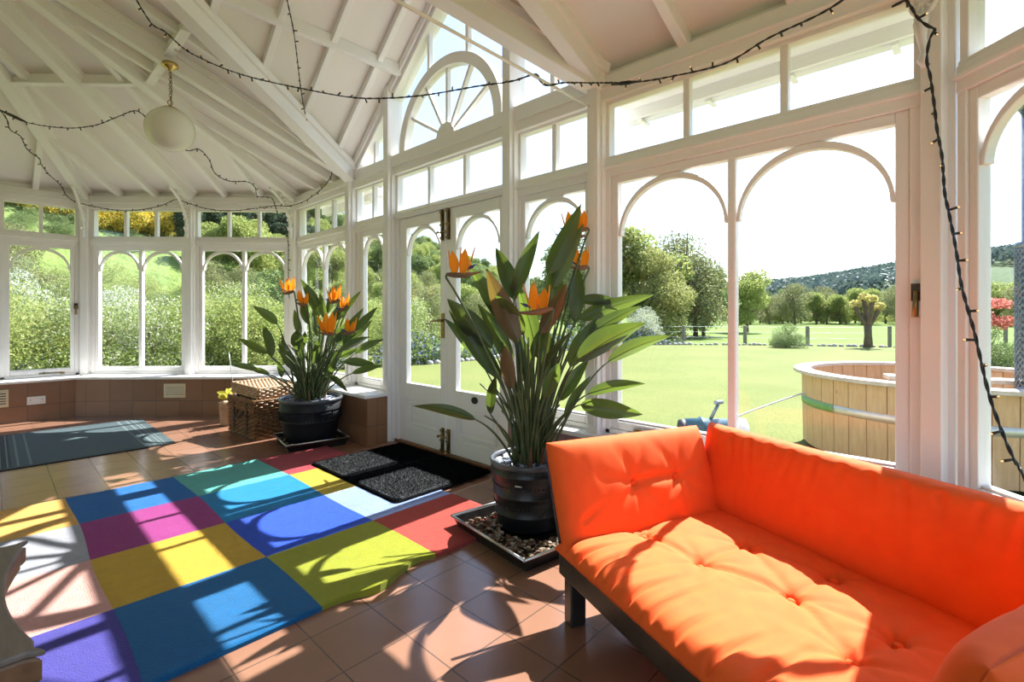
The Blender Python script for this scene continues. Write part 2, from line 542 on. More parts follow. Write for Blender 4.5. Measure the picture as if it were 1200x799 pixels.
win_no = [0]
def window(F, s0, s1, nl, nc, label, stile=0.09, mull=0.042, latches=(), stays=(), cler=True, ztop=None, zgb=Z_GB, arch=True):
    """Casement window between two posts: frame, arched lights, transom, clerestory panes."""
    win_no[0] += 1
    root = empty('window_%d' % win_no[0], F((s0 + s1) / 2, 0, Z_SILL), label, 'window', kind='structure')
    b = MB()
    b.box(F, s0, s0 + stile * 0.5, -0.06, 0.03, Z_SILL, Z_TR)
    b.box(F, s1 - stile * 0.5, s1, -0.06, 0.03, Z_SILL, Z_TR)
    b.box(F, s0, s1, -0.06, 0.035, Z_TR - 0.012, Z_CB - 0.02)
    b.box(F, s0, s1, -0.06, 0.05, Z_TR + 0.035, Z_TR + 0.055)
    b.box(F, s0, s1, -0.06, 0.028, Z_CB - 0.02, Z_CB)
    b.box(F, s0, s1, -0.06, 0.03, Z_SILL, Z_SILL + 0.03)
    b.build('frame', M['paint'], root, 0.005)
    lights = []
    w = (s1 - s0 - 2 * stile - (nl - 1) * mull) / nl
    x = s0 + stile
    for k in range(nl):
        lights.append((x, x + w))
        x += w + mull
    b = MB()
    b.box(F, s0 + stile * 0.5, s0 + stile, -0.035, 0.018, Z_SILL + 0.03, Z_TR - 0.012)
    b.box(F, s1 - stile, s1 - stile * 0.5, -0.035, 0.018, Z_SILL + 0.03, Z_TR - 0.012)
    b.box(F, s0 + stile, s1 - stile, -0.035, 0.018, Z_GT, Z_TR - 0.012)
    b.box(F, s0 + stile, s1 - stile, -0.035, 0.018, Z_SILL + 0.03, zgb - 0.012)
    b.box(F, s0 + stile, s1 - stile, -0.035, 0.006, zgb - 0.012, zgb)
    sash = b.build('sash', M['paint'], root, 0.005)
    for k in range(nl - 1):
        b = MB()
        a = lights[k][1]
        b.box(F, a, a + mull, -0.034, 0.016, zgb, Z_GT)
        b.build('mullion', M['paint'], sash, 0.008)
    for a0, a1 in lights:
        if arch:
            b = MB()
            R = (a1 - a0) / 2
            b.arch(F, (a0 + a1) / 2, Z_GT - R, R, R - 0.034, -0.030, 0.012, 28, taper=True, kz=1.0)
            b.build('arch_bar', M['paint'], sash, 0.004)
        b = MB()
        b.box(F, a0 - 0.004, a1 + 0.004, -0.013, -0.008, zgb - 0.004, Z_GT + 0.004)
        b.build('pane', M['glass'], sash)
    if cler:
        cs = [s0 + 0.035 + (s1 - s0 - 0.07) * k / nc for k in range(nc + 1)]
        b = MB()
        b.box(F, s0, s0 + 0.035, -0.05, 0.02, Z_CB, Z_CT)
        b.box(F, s1 - 0.035, s1, -0.05, 0.02, Z_CB, Z_CT)
        b.box(F, s0, s1, -0.05, 0.02, Z_CT - 0.012, Z_CT + 0.01)
        cf = b.build('clerestory_frame', M['paint'], root, 0.004)
        for k in range(nc):
            e0 = cs[k] + (0.018 if k else 0)
            e1 = cs[k + 1] - (0.018 if k < nc - 1 else 0)
            b = MB()
            b.box(F, e0 - 0.003, e1 + 0.003, -0.018, -0.013, Z_CB - 0.003, Z_CT - 0.009)
            b.build('pane', M['glass'], cf)
            if k:
                b = MB()
                b.box(F, cs[k] - 0.018, cs[k] + 0.018, -0.04, 0.012, Z_CB, Z_CT)
                b.build('glazing_bar', M['paint'], cf, 0.006)
    for s, z, sd in latches:
        latch(F, s, z, root, sd)
    for s, z, ln in stays:
        stay(F, s, z, root, ln)
    return root

def eaves(F, s0, s1, label, trim0=0.0, trim1=0.0):
    b = MB()
    p = lambda d, z: [F(s0 + trim0 * d, d, z), F(s1 - trim1 * d, d, z)]
    def bar(d1, z0, z1):
        a, c = F(s0, -0.07, 0), F(s1, -0.07, 0)
        e, f = F(s1 - trim1 * d1, d1, 0), F(s0 + trim0 * d1, d1, 0)
        q = [a, c, e, f]
        b.hexa([v + Vector((0, 0, z0)) for v in q] + [v + Vector((0, 0, z1)) for v in q])
    bar(0.055, Z_CT + 0.008, Z_BM)
    bar(0.075, Z_CT + 0.07, Z_CT + 0.082)
    bar(-0.02, Z_BM - 0.01, Z_BM + 0.065)
    return trim(b, label)

# posts
post(FR, 4.69, 0.0, Z_BM, 'white post where the gable porch meets the far bay')
post(FR, 3.965, 0.0, 3.30, 'tall white post left of the double doors')
post(FR, 2.41, 0.0, 3.28, 'tall white post right of the double doors')
post(FR, 1.68, 0.0, Z_BM, 'white post between the front plant and the big window')
post(FD, DL / 2, 0.44, Z_BM, 'white post in the middle of the far diagonal bay')
corner_post(XW, YC, PI * 5 / 8, 0.44, Z_BM, 'white corner post of the bay behind the far plant')
corner_post(XE, YE, PI * 7 / 8, 0.44, Z_BM, 'white corner post at the far left of the bay')
corner_post(XW, 0.078, PI * 3 / 8, 0.44, Z_BM, 'white corner post at the right end of the sofa window')
post(FE, 1.34, 0.44, Z_BM, 'white post in the middle of the far end wall')
post(FN, DL / 2, 0.44, Z_BM, 'white post in the middle of the near diagonal')

# windows
window(FR, 0.135, 1.645, 2, 3, 'big two-light arched window behind the orange sofa', 0.095, 0.042,
       [(0.160, 1.25, 1), (1.60, 1.215, 1)], [(0.42, 0.49, -0.2), (1.42, 0.49, -0.2)])
window(FR, 1.715, 2.375, 1, 2, 'narrow arched window right of the double doors behind the front plant', 0.075)
window(FR, 4.0, 4.655, 1, 2, 'narrow arched window left of the double doors', 0.15)
window(FR, 4.725, YC - 0.06, 2, 3, 'two-light arched window of the bay behind the far plant', 0.09)
HD = DL / 2
window(FD, 0.07, HD - 0.037, 2, 3, 'two-light arched window behind the wicker hamper', 0.09)
window(FD, HD + 0.037, DL - 0.07, 2, 3, 'two-light arched window left of the bay middle post', 0.09)
window(FE, 0.07, 0.735, 1, 2, 'single-light arched window with brass latch at the far left', 0.078, latches=[(0.10, 1.27, 1)], stays=[(0.22, 0.485, 0.2)])
window(FE, 0.735, 1.30, 1, 1, 'single-light arched window cut off by the left picture edge', 0.078)
window(FN, 0.0745, HD - 0.037, 2, 3, 'near arched window cut off by the right picture edge', 0.07)
window(FN, HD + 0.037, DL - 0.07, 2, 3, 'second near diagonal window outside the right picture edge', 0.09)

# eaves beams
eaves(FR, 4.65, YC, 'white eaves beam over the far plant', 0, TN)
eaves(FD, 0, DL, 'white eaves beam over the far diagonal bay', TN, TN)
eaves(FE, 0, 2.68, 'white eaves beam over the far left window', TN, TN)
eaves(FR, 0.07, 1.66, 'white eaves beam over the big sofa window', TN, 0)
eaves(FN, 0, DL, 'white eaves beam over the near right window', TN, TN)

# gutters and soffits outside, seen through the clerestory
for nm, (F, a, c) in {'long side over the sofa window': (FR, 0.0, 1.72), 'far bay': (FR, 4.75, 6.2), 'near diagonal': (FN, 0.0, DL)}.items():
    b = MB()
    b.box(F, a, c, -0.36, -0.05, 2.565, 2.585)
    b.box(F, a, c, -0.375, -0.355, 2.49, 2.62)
    o = trim(b, 'white painted soffit and gutter board outside the %s' % nm)
    b = MB()
    path = [F(a, -0.43, 2.53), F(c, -0.43, 2.53)]
    b.tube(path, 0.05, 12)
    k = a + 0.25
    while k < c:
        b.box(F, k, k + 0.03, -0.49, -0.37, 2.472, 2.49)
        k += 0.45
    b.build('gutter', M['white_plastic'], o)

# ------------------------------------------------------------------ gable wall over the double doors
GC, GH, GB = 3.18, 1.523, 2.66                    # centre, half width, springing height
G_APEX, SL = 3.95, 0.834
gz = lambda y: G_APEX - SL * abs(y - GC)
b = MB()
b.box(FR, 1.66, 4.70, -0.07, 0.055, Z_CT + 0.005, GB)
b.box(FR, 1.66, 4.70, -0.07, 0.07, Z_CT + 0.075, Z_CT + 0.088)
trim(b, 'white beam under the fanlight of the gable')
for sgn, nm in ((1, 'left'), (-1, 'right')):
    b = MB()
    y0, y1 = GC + sgn * 1.56, GC
    for d0, d1, t in ((-0.07, 0.06, 0.14), (0.06, 0.085, 0.085)):
        p = [FR(y0, d0, gz(y0) - t), FR(y1, d0, gz(y1) - t), FR(y1, d1, gz(y1) - t), FR(y0, d1, gz(y0) - t)]
        q = [FR(y0, d0, gz(y0)), FR(y1, d0, gz(y1)), FR(y1, d1, gz(y1)), FR(y0, d1, gz(y0))]
        b.hexa(p + q)
    trim(b, 'sloping white gable board %s of the fanlight' % nm)

win_no[0] += 1
fan = empty('window_%d' % win_no[0], FR(GC, 0, GB), 'half-round fanlight with radiating bars in the gable', 'window', kind='structure')
b = MB()
b.arch(FR, GC, GB, 0.665, 0.575, -0.045, 0.035, 48)
b.build('arch_frame', M['paint'], fan, 0.006)
b = MB()
b.arch(FR, GC, GB, 0.115, 0.0005, -0.04, 0.03, 20)
b.build('hub', M['paint'], fan, 0.004)
for a in (30, 60, 90, 120, 150):
    ca, sa = math.cos(math.radians(a)), math.sin(math.radians(a))
    b = MB()
    px, pz = -sa * 0.014, ca * 0.014
    p = lambda r, k, d: FR(GC + ca * r + k * px, d, GB + sa * r + k * pz)
    b.hexa([p(0.10, -1, -0.03), p(0.59, -1, -0.03), p(0.59, -1, 0.012), p(0.10, -1, 0.012), p(0.10, 1, -0.03), p(0.59, 1, -0.03), p(0.59, 1, 0.012), p(0.10, 1, 0.012)])
    b.build('spoke', M['paint'], fan, 0.004)
for y in (GC - 0.25, GC + 0.25):
    b = MB()
    z0 = GB + math.sqrt(0.64 ** 2 - 0.25 ** 2)
    b.box(FR, y - 0.016, y + 0.016, -0.035, 0.012, z0, gz(y) - 0.10)
    b.build('glazing_bar', M['paint'], fan, 0.004)
b = MB()
for a, c in ((2.43, 3.945),):
    p = [(a, GB), (c, GB), (c, gz(c) - 0.1), (GC, gz(GC) - 0.1), (a, gz(a) - 0.1)]
    b.prism([FR(y, -0.014, z) for y, z in p], FR.n * 0.005)
b.build('pane', M['glass'], fan)
for sgn, nm in ((1, 'left'), (-1, 'right')):
    win_no[0] += 1
    a = GC + sgn * 0.82
    c = GC + sgn * 1.44
    r = empty('window_%d' % win_no[0], FR(a, 0, GB), 'small triangular gable pane %s of the fanlight' % nm, 'window', kind='structure')
    b = MB()
    b.prism([FR(a, -0.014, GB), FR(c, -0.014, GB), FR(c, -0.014, gz(c) - 0.1), FR(a, -0.014, gz(a) - 0.1)], FR.n * 0.005)
    b.build('pane', M['glass'], r)
    b = MB()
    y = GC + sgn * 1.12
    b.box(FR, y - 0.018, y + 0.018, -0.035, 0.012, GB, gz(y) - 0.1)
    b.build('glazing_bar', M['paint'], r, 0.004)

# clerestory strip over the doors
win_no[0] += 1
r = empty('window_%d' % win_no[0], FR(GC, 0, Z_CB), 'three clerestory panes directly over the double doors', 'window', kind='structure')
b = MB()
b.box(FR, 2.448, 3.928, -0.06, 0.035, 2.075, Z_CB - 0.02)
b.box(FR, 2.448, 3.928, -0.06, 0.05, 2.10, 2.115)
b.box(FR, 2.448, 3.928, -0.06, 0.025, Z_CB - 0.02, Z_CB)
b.box(FR, 2.448, 3.928, -0.05, 0.02, Z_CT - 0.012, Z_CT + 0.006)
b.box(FR, 2.448, 2.49, -0.05, 0.02, Z_CB, Z_CT)
b.box(FR, 3.886, 3.928, -0.05, 0.02, Z_CB, Z_CT)
b.build('frame', M['paint'], r, 0.004)
for k in range(3):
    y0, y1 = 2.49 + 1.396 * k / 3, 2.49 + 1.396 * (k + 1) / 3
    b = MB()
    b.box(FR, y0, y1, -0.018, -0.013, Z_CB - 0.003, Z_CT - 0.009)
    b.build('pane', M['glass'], r)
    if k:
        b = MB()
        b.box(FR, y0 - 0.017, y0 + 0.017, -0.04, 0.012, Z_CB, Z_CT)
        b.build('glazing_bar', M['paint'], r, 0.005)

# ------------------------------------------------------------------ double doors
door = empty('door_1', FR(GC, 0, 0), 'pair of white half-glazed garden doors with brass bolts', 'door', kind='structure')
b = MB()
b.box(FR, 2.448, 2.50, -0.07, 0.03, 0, 2.075)
b.box(FR, 3.865, 3.928, -0.07, 0.03, 0, 2.075)
b.box(FR, 2.448, 3.928, -0.07, 0.03, 2.06, 2.078)
b.build('frame', M['paint'], door, 0.005)
b = MB()
b.box(FR, 2.45, 3.93, -0.10, 0.035, 0.0, 0.028)
b.build('threshold', M['brownwood'], door, 0.004)
def leaf(y0, y1, g0, g1, keyhole):
    lf = MB()
    zb = 0.56
    lf.box(FR, y0, g0, -0.04, 0.012, 0.03, 2.058)
    lf.box(FR, g1, y1, -0.04, 0.012, 0.03, 2.058)
    lf.box(FR, g0, g1, -0.04, 0.012, 1.965, 2.058)
    lf.box(FR, g0, g1, -0.04, 0.012, 0.415, zb)
    lf.box(FR, g0, g1, -0.04, 0.012, 0.03, 0.16)
    lf.box(FR, g0, g1, -0.035, -0.004, 0.16, 0.415)
    o = lf.build('door_leaf', M['paint'], door, 0.005)
    b = MB()
    p0, p1 = g0 + 0.035, g1 - 0.035
    for i0, i1, j0, j1 in ((p0, p1, 0.185, 0.205), (p0, p1, 0.37, 0.39), (p0, p0 + 0.02, 0.205, 0.37), (p1 - 0.02, p1, 0.205, 0.37)):
        b.box(FR, i0, i1, -0.004, 0.014, j0, j1)
    b.box(FR, p0 + 0.04, p1 - 0.04, -0.004, 0.006, 0.225, 0.35)
    b.build('panel_moulding', M['paint'], o, 0.005)
    b = MB()
    R = (g1 - g0) / 2
    b.arch(FR, (g0 + g1) / 2, 1.965 - R, R, R - 0.030, -0.036, 0.01, 28, taper=True)
    b.build('arch_bar', M['paint'], o, 0.004)
    b = MB()
    b.box(FR, g0 - 0.004, g1 + 0.004, -0.016, -0.011, zb - 0.004, 1.969)
    b.build('pane', M['glass'], o)
    if keyhole:
        b = MB()
        c = FR(2.83, 0.012, 0.505)
        n = 20
        ring = [FR(2.83 + 0.035 * math.cos(2 * PI * k / n), 0.012, 0.505 + 0.027 * math.sin(2 * PI * k / n)) for k in range(n)]
        b.prism(ring, FR.n * 0.008)
        b.build('keyhole_cover', M['dark'], o)
    return o
leaf(3.183, 3.862, 3.262, 3.755, False)
leaf(2.503, 3.177, 2.56, 3.06, True)
def bolt(y, z0, z1, zk):
    b = MB()
    b.box(FR, y - 0.015, y + 0.015, 0.012, 0.018, z0, z1)
    b.tube([FR(y, 0.028, z0 - 0.0), FR(y, 0.028, z1 + 0.0)], 0.010, 10)
    for z in (z0 + 0.02, (z0 + z1) / 2, z1 - 0.02):
        b.box(FR, y - 0.016, y + 0.016, 0.016, 0.040, z - 0.007, z + 0.007)
    b.tube([FR(y, 0.03, zk), FR(y, 0.062, zk)], 0.007, 8)
    b.sphere(FR(y, 0.068, zk), 0.013, 8)
    o = b.build('door_bolt', M['oldbrass'], door)
    return o
bolt(3.225, 1.80, 2.055, 1.86)
bolt(3.145, 1.80, 2.055, 1.86)
bolt(3.222, 0.03, 0.23, 0.17)
bolt(3.145, 0.03, 0.23, 0.17)
b = MB()
b.box(FR, 3.205, 3.242, 0.012, 0.02, 0.98, 1.19)
b.tube([FR(3.224, 0.02, 1.13), FR(3.224, 0.06, 1.13)], 0.010, 10)
b.tube([FR(3.224, 0.06, 1.13), FR(3.27, 0.062, 1.128), FR(3.335, 0.058, 1.12)], [0.010, 0.009, 0.007], 8)
b.tube([FR(3.224, 0.012, 1.05), FR(3.224, 0.026, 1.05)], 0.009, 10)
b.build('door_handle', M['oldbrass'], door)

# ------------------------------------------------------------------ ceiling
Z0, ZR = 2.69, 3.91
A1, A2 = Vector((-0.55, 4.73, ZR)), Vector((-0.55, 1.44, ZR))
VV = Vector((-0.55, GC, ZR + 0.01))
ev = [Vector((x, y, Z0)) for x, y in ((XW, YC), (XE, YE), (-1.89, YE), (-3.70, YC), (-3.70, 0.07), (-1.89, -1.74), (XE, -1.74), (XW, 0.07))]
G0, G1, GA = Vector((XW, GC - GH, Z0)), Vector((XW, GC + GH, Z0)), Vector((XW, GC, G_APEX))
tris = [(ev[0], ev[1], A1), (ev[1], ev[2], A1), (ev[2], ev[3], A1), (ev[3], ev[4], A2, A1), (ev[4], ev[5], A2), (ev[5], ev[6], A2), (ev[6], ev[7], A2),
        (ev[7], G0, VV, A2), (G1, ev[0], A1, VV), (G0, GA, VV), (GA, G1, VV)]
b = MB()
for t in tris:
    o = len(b.v)
    n = len(t)
    up = Vector((0, 0, 0.07))
    b.add(list(t) + [p + up for p in t], [tuple(range(n - 1, -1, -1)), tuple(range(n, 2 * n))] + [(i, (i + 1) % n, n + (i + 1) % n, n + i) for i in range(n)])
# eaves overhang boards
def over(p, q, out):
    out = Vector(out) * 0.42
    dz = Vector((0, 0, -0.10))
    b.hexa([p, q, q + out + dz, p + out + dz, p + Vector((0, 0, .05)), q + Vector((0, 0, .05)), q + out + dz + Vector((0, 0, .05)), p + out + dz + Vector((0, 0, .05))])
over(ev[7], G0, (1, 0, 0)); over(G1, ev[0], (1, 0, 0)); over(ev[0], ev[1], (R2, R2, 0)); over(ev[1], ev[2], (0, 1, 0)); over(ev[6], ev[7], (R2, -R2, 0))
ceiling = b.build('ceiling', M['board'])
tag(ceiling, 'white boarded conservatory ceiling with sloping rafters', 'ceiling', kind='structure')

def cbeam(name, p0, p1, w, h, lip=False):
    b = MB()
    b.beam(p0, p1, w, h)
    if lip:
        t = 0.35 * h
        b.beam(p0, p1, w + 0.05, t)
    b.build(name, M['paint'], ceiling, 0.005)
def lerp(a, c, t): return a + (c - a) * t
drop = Vector((0, 0, 0.004))
for e, a in ((ev[0], A1), (ev[1], A1), (ev[2], A1), (ev[6], A2), (ev[7], A2)):
    cbeam('hip_rafter', e + drop, a + drop, 0.09, 0.14, True)
cbeam('hip_rafter', lerp(ev[0], ev[1], .5) + drop, A1 + drop, 0.09, 0.14, True)
cbeam('hip_rafter', lerp(ev[6], ev[7], .5) + drop, A2 + drop, 0.09, 0.14, True)
cbeam('main_truss', Vector((XW, 4.69, Z0)) + drop, A1 + drop, 0.08, 0.15, True)
cbeam('main_truss', Vector((XW, 1.68, Z0)) + drop, A2 + Vector((0, .24, 0)) + drop, 0.09, 0.15, True)
cbeam('valley_beam', G1 + drop, VV + drop, 0.12, 0.17, True)
cbeam('valley_beam', G0 + drop, VV + drop, 0.12, 0.17, True)
cbeam('ridge_beam', A1 + drop, A2 + drop, 0.09, 0.16)
cbeam('ridge_beam', GA + Vector((-.08, 0, .0)), VV + Vector((0, 0, .0)), 0.07, 0.13)

def jack(F, s, hipfun, w=0.055, h=0.085, drop=0.003):
    """A common rafter square to the eaves, up to the hip."""
    L = hipfun(s)
    if L < 0.12: return
    k = (ZR - Z0) / 3.15
    cbeam('rafter', F(s, 0.0, Z0 + drop), F(s, L, Z0 + drop + L * k), w, h)
cot = 1 / math.tan(PI / 8)
oct_hip = lambda Lw: (lambda s: min(s, Lw - s) * cot)
for s in (0.44, 0.87, 1.71, 2.14): jack(FD, s, oct_hip(DL))
for s in (0.45, 0.90, 1.34, 1.78, 2.23): jack(FE, s, oct_hip(2.68))
for s in (0.44, 0.87, 1.71, 2.14): jack(FN, s, oct_hip(DL))
vhip = lambda y: 3.15 * (1 - abs(y - GC) / GH) if abs(y - GC) < GH else 0
for y in (5.10, 5.52): jack(FR, y, lambda s: (YC - s) * cot)
for y in (0.60, 1.13): jack(FR, y, lambda s: (s - 0.07) * cot)
def upper_jack(y):
    t = 1 - abs(y - GC) / GH
    x0 = XW - 3.15 * t
    k = (ZR - Z0) / 3.15
    cbeam('rafter', Vector((x0, y, Z0 + (XW - x0) * k + .003)), Vector((-0.55, y, ZR + .003)), 0.05, 0.065)
for y in (4.30, 3.9, 2.5, 2.05): upper_jack(y)
# the ring of purlin boards half-way up the octagon and along the bay slope
def ring(e0, e1, a0, a1, t, h=0.075):
    p, q = lerp(e0, a0, t), lerp(e1, a1, t)
    b = MB()
    b.beam(p, q, 0.04, h)
    b.beam(p - Vector((0, 0, h)), q - Vector((0, 0, h)), 0.07, 0.015)
    b.build('purlin', M['paint'], ceiling, 0.003)
ring(ev[0], ev[1], A1, A1, 0.52)
ring(ev[1], ev[2], A1, A1, 0.52)
ring(Vector((XW, 4.15, Z0)), ev[0], Vector((-0.55, 4.15, ZR)), A1, 0.52)
ring(ev[6], ev[7], A2, A2, 0.52)
# gable slope: rafters down from the ridge to the valley, one purlin each side
for sgn in (1, -1):
    for k in range(7):
        x = XW - 0.28 - 0.42 * k
        t = (XW - x) / 3.15
        yb = GC + sgn * GH * (1 - t)
        ztop = G_APEX + (ZR - G_APEX) * t
        zb = Z0 + (ZR - Z0) * t
        cbeam('rafter', Vector((x, GC, ztop + .003)), Vector((x, yb, zb + .003)), 0.05, 0.06)
    f = 0.40
    yp = GC + sgn * GH * f
    zp = G_APEX + (Z0 - G_APEX) * f
    cbeam('purlin', Vector((XW - 0.05, yp, zp + .003)), Vector((XW - 3.15 * (1 - f), yp, zp + 0.003)), 0.05, 0.10)

# tie rods
def rod(name, label, pts, r, cat='rod', mat='paint'):
    b = MB()
    b.tube(pts, r, 8)
    o = b.build(name, M[mat])
    return tag(o, label, cat)
rod('tie_rod', 'thin white tie rod crossing the gable from the post beside the front plant', [(2.50, 1.70, 2.45), (0.45, 1.70, 2.45)], 0.008)
rod('conduit', 'thin white conduit running down the slope beside the pendant lamp', [(0.95, 4.42, 3.20), (1.55, 4.50, 2.965), (2.2, 4.60, 2.715)], 0.007, 'conduit')

# lacy cast brackets under the hips
def bracket(F, s, label, z0=2.12, dep=0.10):
    root = empty('lace_bracket', F(s, dep, z0), label, 'bracket', group=None)
    b = MB()
    top = (dep + 0.34, z0 + 0.53)
    P = bez((dep, z0, 0), (dep + 0.03, z0 + 0.42, 0), (top[0], top[1], 0), 18)
    b.tube([F(s, p.x, p.y) for p in P], 0.016, 8)
    b.build('curved_rib', M['paint'], root)
    def scroll(cd, cz, r, turns=1.6, flip=1):
        b = MB()
        pts = []
        for k in range(26):
            a = flip * 2 * PI * turns * k / 25
            rr = r * (1 - 0.75 * k / 25)
            pts.append(F(s + 0.012 * math.sin(k * .7), cd + rr * math.cos(a), cz + rr * math.sin(a)))
        b.tube(pts, 0.011, 6)
        b.build('scroll', M['paint'], root)
    for k, (cd, cz, r) in enumerate(((0.035, 0.10, .03), (0.035, 0.18, .035), (0.045, 0.27, .040), (0.06, 0.36, .042), (0.12, 0.43, .042), (0.20, 0.47, .036))):
        scroll(dep + cd - 0.01, z0 + cz + 0.02, r, 1.6, 1 if k % 2 else -1)
    return root
bracket(FD, HD, 'lacy white cast bracket on the middle post of the far diagonal')
FC1 = Facet((XW, YC), (-math.sin(PI / 8), math.cos(PI / 8)), (-math.cos(PI / 8), -math.sin(PI / 8)))
FC2 = Facet((XE, YE), (-math.cos(PI / 8), math.sin(PI / 8)), (-math.sin(PI / 8), -math.cos(PI / 8)))
bracket(FC1, 0, 'lacy white cast bracket on the bay corner post above the far plant')
bracket(FC2, 0, 'lacy white cast bracket on the far left bay corner post')
# rosette bracket at the right corner post
FC3 = Facet((XW, 0.10), (-math.sin(-PI / 8), math.cos(PI / 8)), (-math.cos(PI / 8), math.sin(PI / 8)))
rs = empty('rosette_bracket', FC3(0, 0.075, 2.15), 'white plaster rosette and scroll on the post right of the sofa window', 'bracket')
b = MB()
prof = [(0.0005, 0.032), (0.012, 0.03), (0.016, 0.022), (0.032, 0.018), (0.036, 0.028), (0.046, 0.028), (0.05, 0.0)]
o = len(b.v)
for r, h in prof:
    for k in range(28):
        a = 2 * PI * k / 28
        b.v.append(tuple(FC3(r * math.cos(a), 0.075 + h, 2.40 + r * math.sin(a))))
for j in range(len(prof) - 1):
    for k in range(28):
        b.f.append((o + j * 28 + k, o + j * 28 + (k + 1) % 28, o + (j + 1) * 28 + (k + 1) % 28, o + (j + 1) * 28 + k)); b.mi.append(0); b.sm.append(True)
for k in range(8):
    a = 2 * PI * k / 8
    b.tube([FC3(0.012 * math.cos(a), 0.10, 2.40 + 0.012 * math.sin(a)), FC3(0.034 * math.cos(a), 0.098, 2.40 + 0.034 * math.sin(a))], [0.004, 0.007], 6)
b.build('rosette', M['paint'], rs)
b = MB()
b.tube([FC3(0, 0.09, 2.35), FC3(0.0, 0.115, 2.315), FC3(0.0, 0.105, 2.26), FC3(0, 0.085, 2.21), FC3(0.0, 0.10, 2.175), FC3(0, 0.085, 2.15)], [0.022, 0.024, 0.016, 0.012, 0.018, 0.008], 12)
b.build('scroll', M['paint'], rs)

# low-wall fittings
def vent(F, s, z, w, h, d, label):
    r = empty('air_vent', F(s, d, z), label, 'vent')
    b = MB()
    b.box(F, s - w / 2, s + w / 2, d, d + 0.008, z - h / 2, z + h / 2)
    b.build('plate', M['cream'], r, 0.004)
    b = MB()
    b.box(F, s - w / 2 + 0.02, s + w / 2 - 0.02, d + 0.007, d + 0.0095, z - h / 2 + 0.02, z + h / 2 - 0.02)
    b.build('backing', M['dark'], r)
    for k in range(6):
        zz = z - h / 2 + 0.028 + k * (h - 0.056) / 5
        b = MB()
        b.frustum(F, (s - w / 2 + 0.016, s + w / 2 - 0.016, d + 0.007, d + 0.016, zz - 0.009), (s - w / 2 + 0.016, s + w / 2 - 0.016, d + 0.007, d + 0.011, zz + 0.007))
        b.build('slat', M['cream'], r)
vent(FD, HD + 0.02, 0.29, 0.25, 0.165, D0, 'cream louvred air vent on the diagonal tiled wall')
vent(FE, 0.78, 0.275, 0.22, 0.19, D0, 'cream louvred air vent at the left picture edge')
so = empty('wall_socket', FE(0.455, D0, 0.225), 'white double wall socket on the far left tiled wall', 'socket')
b = MB()
b.box(FE, 0.455 - 0.075, 0.455 + 0.075, D0, D0 + 0.011, 0.225 - 0.044, 0.225 + 0.044)
b.build('plate', M['white_plastic'], so, 0.004)
for k in (-1, 1):
    b = MB()
    b.box(FE, 0.455 + k * 0.018 - 0.008, 0.455 + k * 0.018 + 0.008, D0 + 0.010, D0 + 0.017, 0.235, 0.258)
    b.build('switch', M['white_plastic'], so, 0.002)
    b = MB()
    c = 0.455 + k * 0.046
    b.box(FE, c - 0.004, c + 0.004, D0 + 0.0105, D0 + 0.0118, 0.226, 0.24)
    b.box(FE, c - 0.014, c - 0.007, D0 + 0.0105, D0 + 0.0118, 0.202, 0.208)
    b.box(FE, c + 0.007, c + 0.014, D0 + 0.0105, D0 + 0.0118, 0.202, 0.208)
    b.build('pin_hole', M['grey_switch'], so)

# ------------------------------------------------------------------ rugs and mats
def rugmat(name, rgb, k=1.2, bscale=260):
    c = tuple(min(0.86, v * k) for v in srgb(*rgb))
    d = tuple(v * 0.86 for v in c)
    t = NT(name)
    v = t.coord('Object')
    f = t.noise(v, 26, 4)
    col = t.ramp(f, [(0.3, d), (0.7, c)])
    p = t.princ(col, 0.95, 0, t.bump(t.noise(v, bscale, 3), 0.9, 0.012), **{'Sheen Weight': 0.16, 'Sheen Roughness': 0.45})
    p.inputs['Specular IOR Level'].default_value = 0.1
    return t.done(p.outputs[0])

RX, RY, CELL = -0.25, 1.885, 0.572
RUGC = [  # columns left to right (away from the table to the doors), rows near to far
    [(62, 55, 140), (200, 150, 140), (150, 150, 158), (205, 155, 75)],
    [(0, 92, 145), (188, 150, 40), (140, 40, 112), (0, 92, 160)],
    [(142, 146, 32), (25, 70, 185), (0, 118, 172), (80, 158, 150)],
    [(170, 62, 52), (130, 148, 195), (176, 152, 45), (150, 48, 58)],
]
rug_m = [rugmat('rug_wool_%d%d' % (i, j), RUGC[i][j]) for i in range(4) for j in range(4)]
b = MB()
N = 80
def rug_xy(i, j):
    u, v = i / N, j / N
    x = RX + u * 4 * CELL
    y = RY + v * 4 * CELL
    edge = math.exp(-(v / 0.07) ** 2)
    wav = edge * (0.055 * math.exp(-((x - 1.12) / 0.10) ** 2) * -1 + 0.03 * math.exp(-((x - 1.38) / 0.09) ** 2) - 0.012)
    y += wav + 0.01 * math.sin(9 * u + 1) * math.exp(-((1 - v) / .1) ** 2)
    x += 0.008 * math.sin(11 * v)
    z = 0.016 + edge * (0.020 * math.exp(-((x - 1.13) / 0.12) ** 2) + 0.008 * math.exp(-((x - 1.38) / 0.1) ** 2))
    z += 0.0018 * noise.noise(Vector((x * 9, y * 9, 0)))
    return x, y, max(z, 0.012)
o = len(b.v)
for j in range(N + 1):
    for i in range(N + 1):
        b.v.append(rug_xy(i, j))
for j in range(N):
    for i in range(N):
        q = o + j * (N + 1) + i
        b.f.append((q, q + 1, q + N + 2, q + N + 1))
        b.mi.append((i * 4 // N) * 4 + j * 4 // N)
        b.sm.append(True)
rim = [(i, 0) for i in range(N)] + [(N, j) for j in range(N)] + [(i, N) for i in range(N, 0, -1)] + [(0, j) for j in range(N, 0, -1)]
o2 = len(b.v)
for i, j in rim:
    x, y, z = rug_xy(i, j)
    b.v.append((x, y, 0.001))
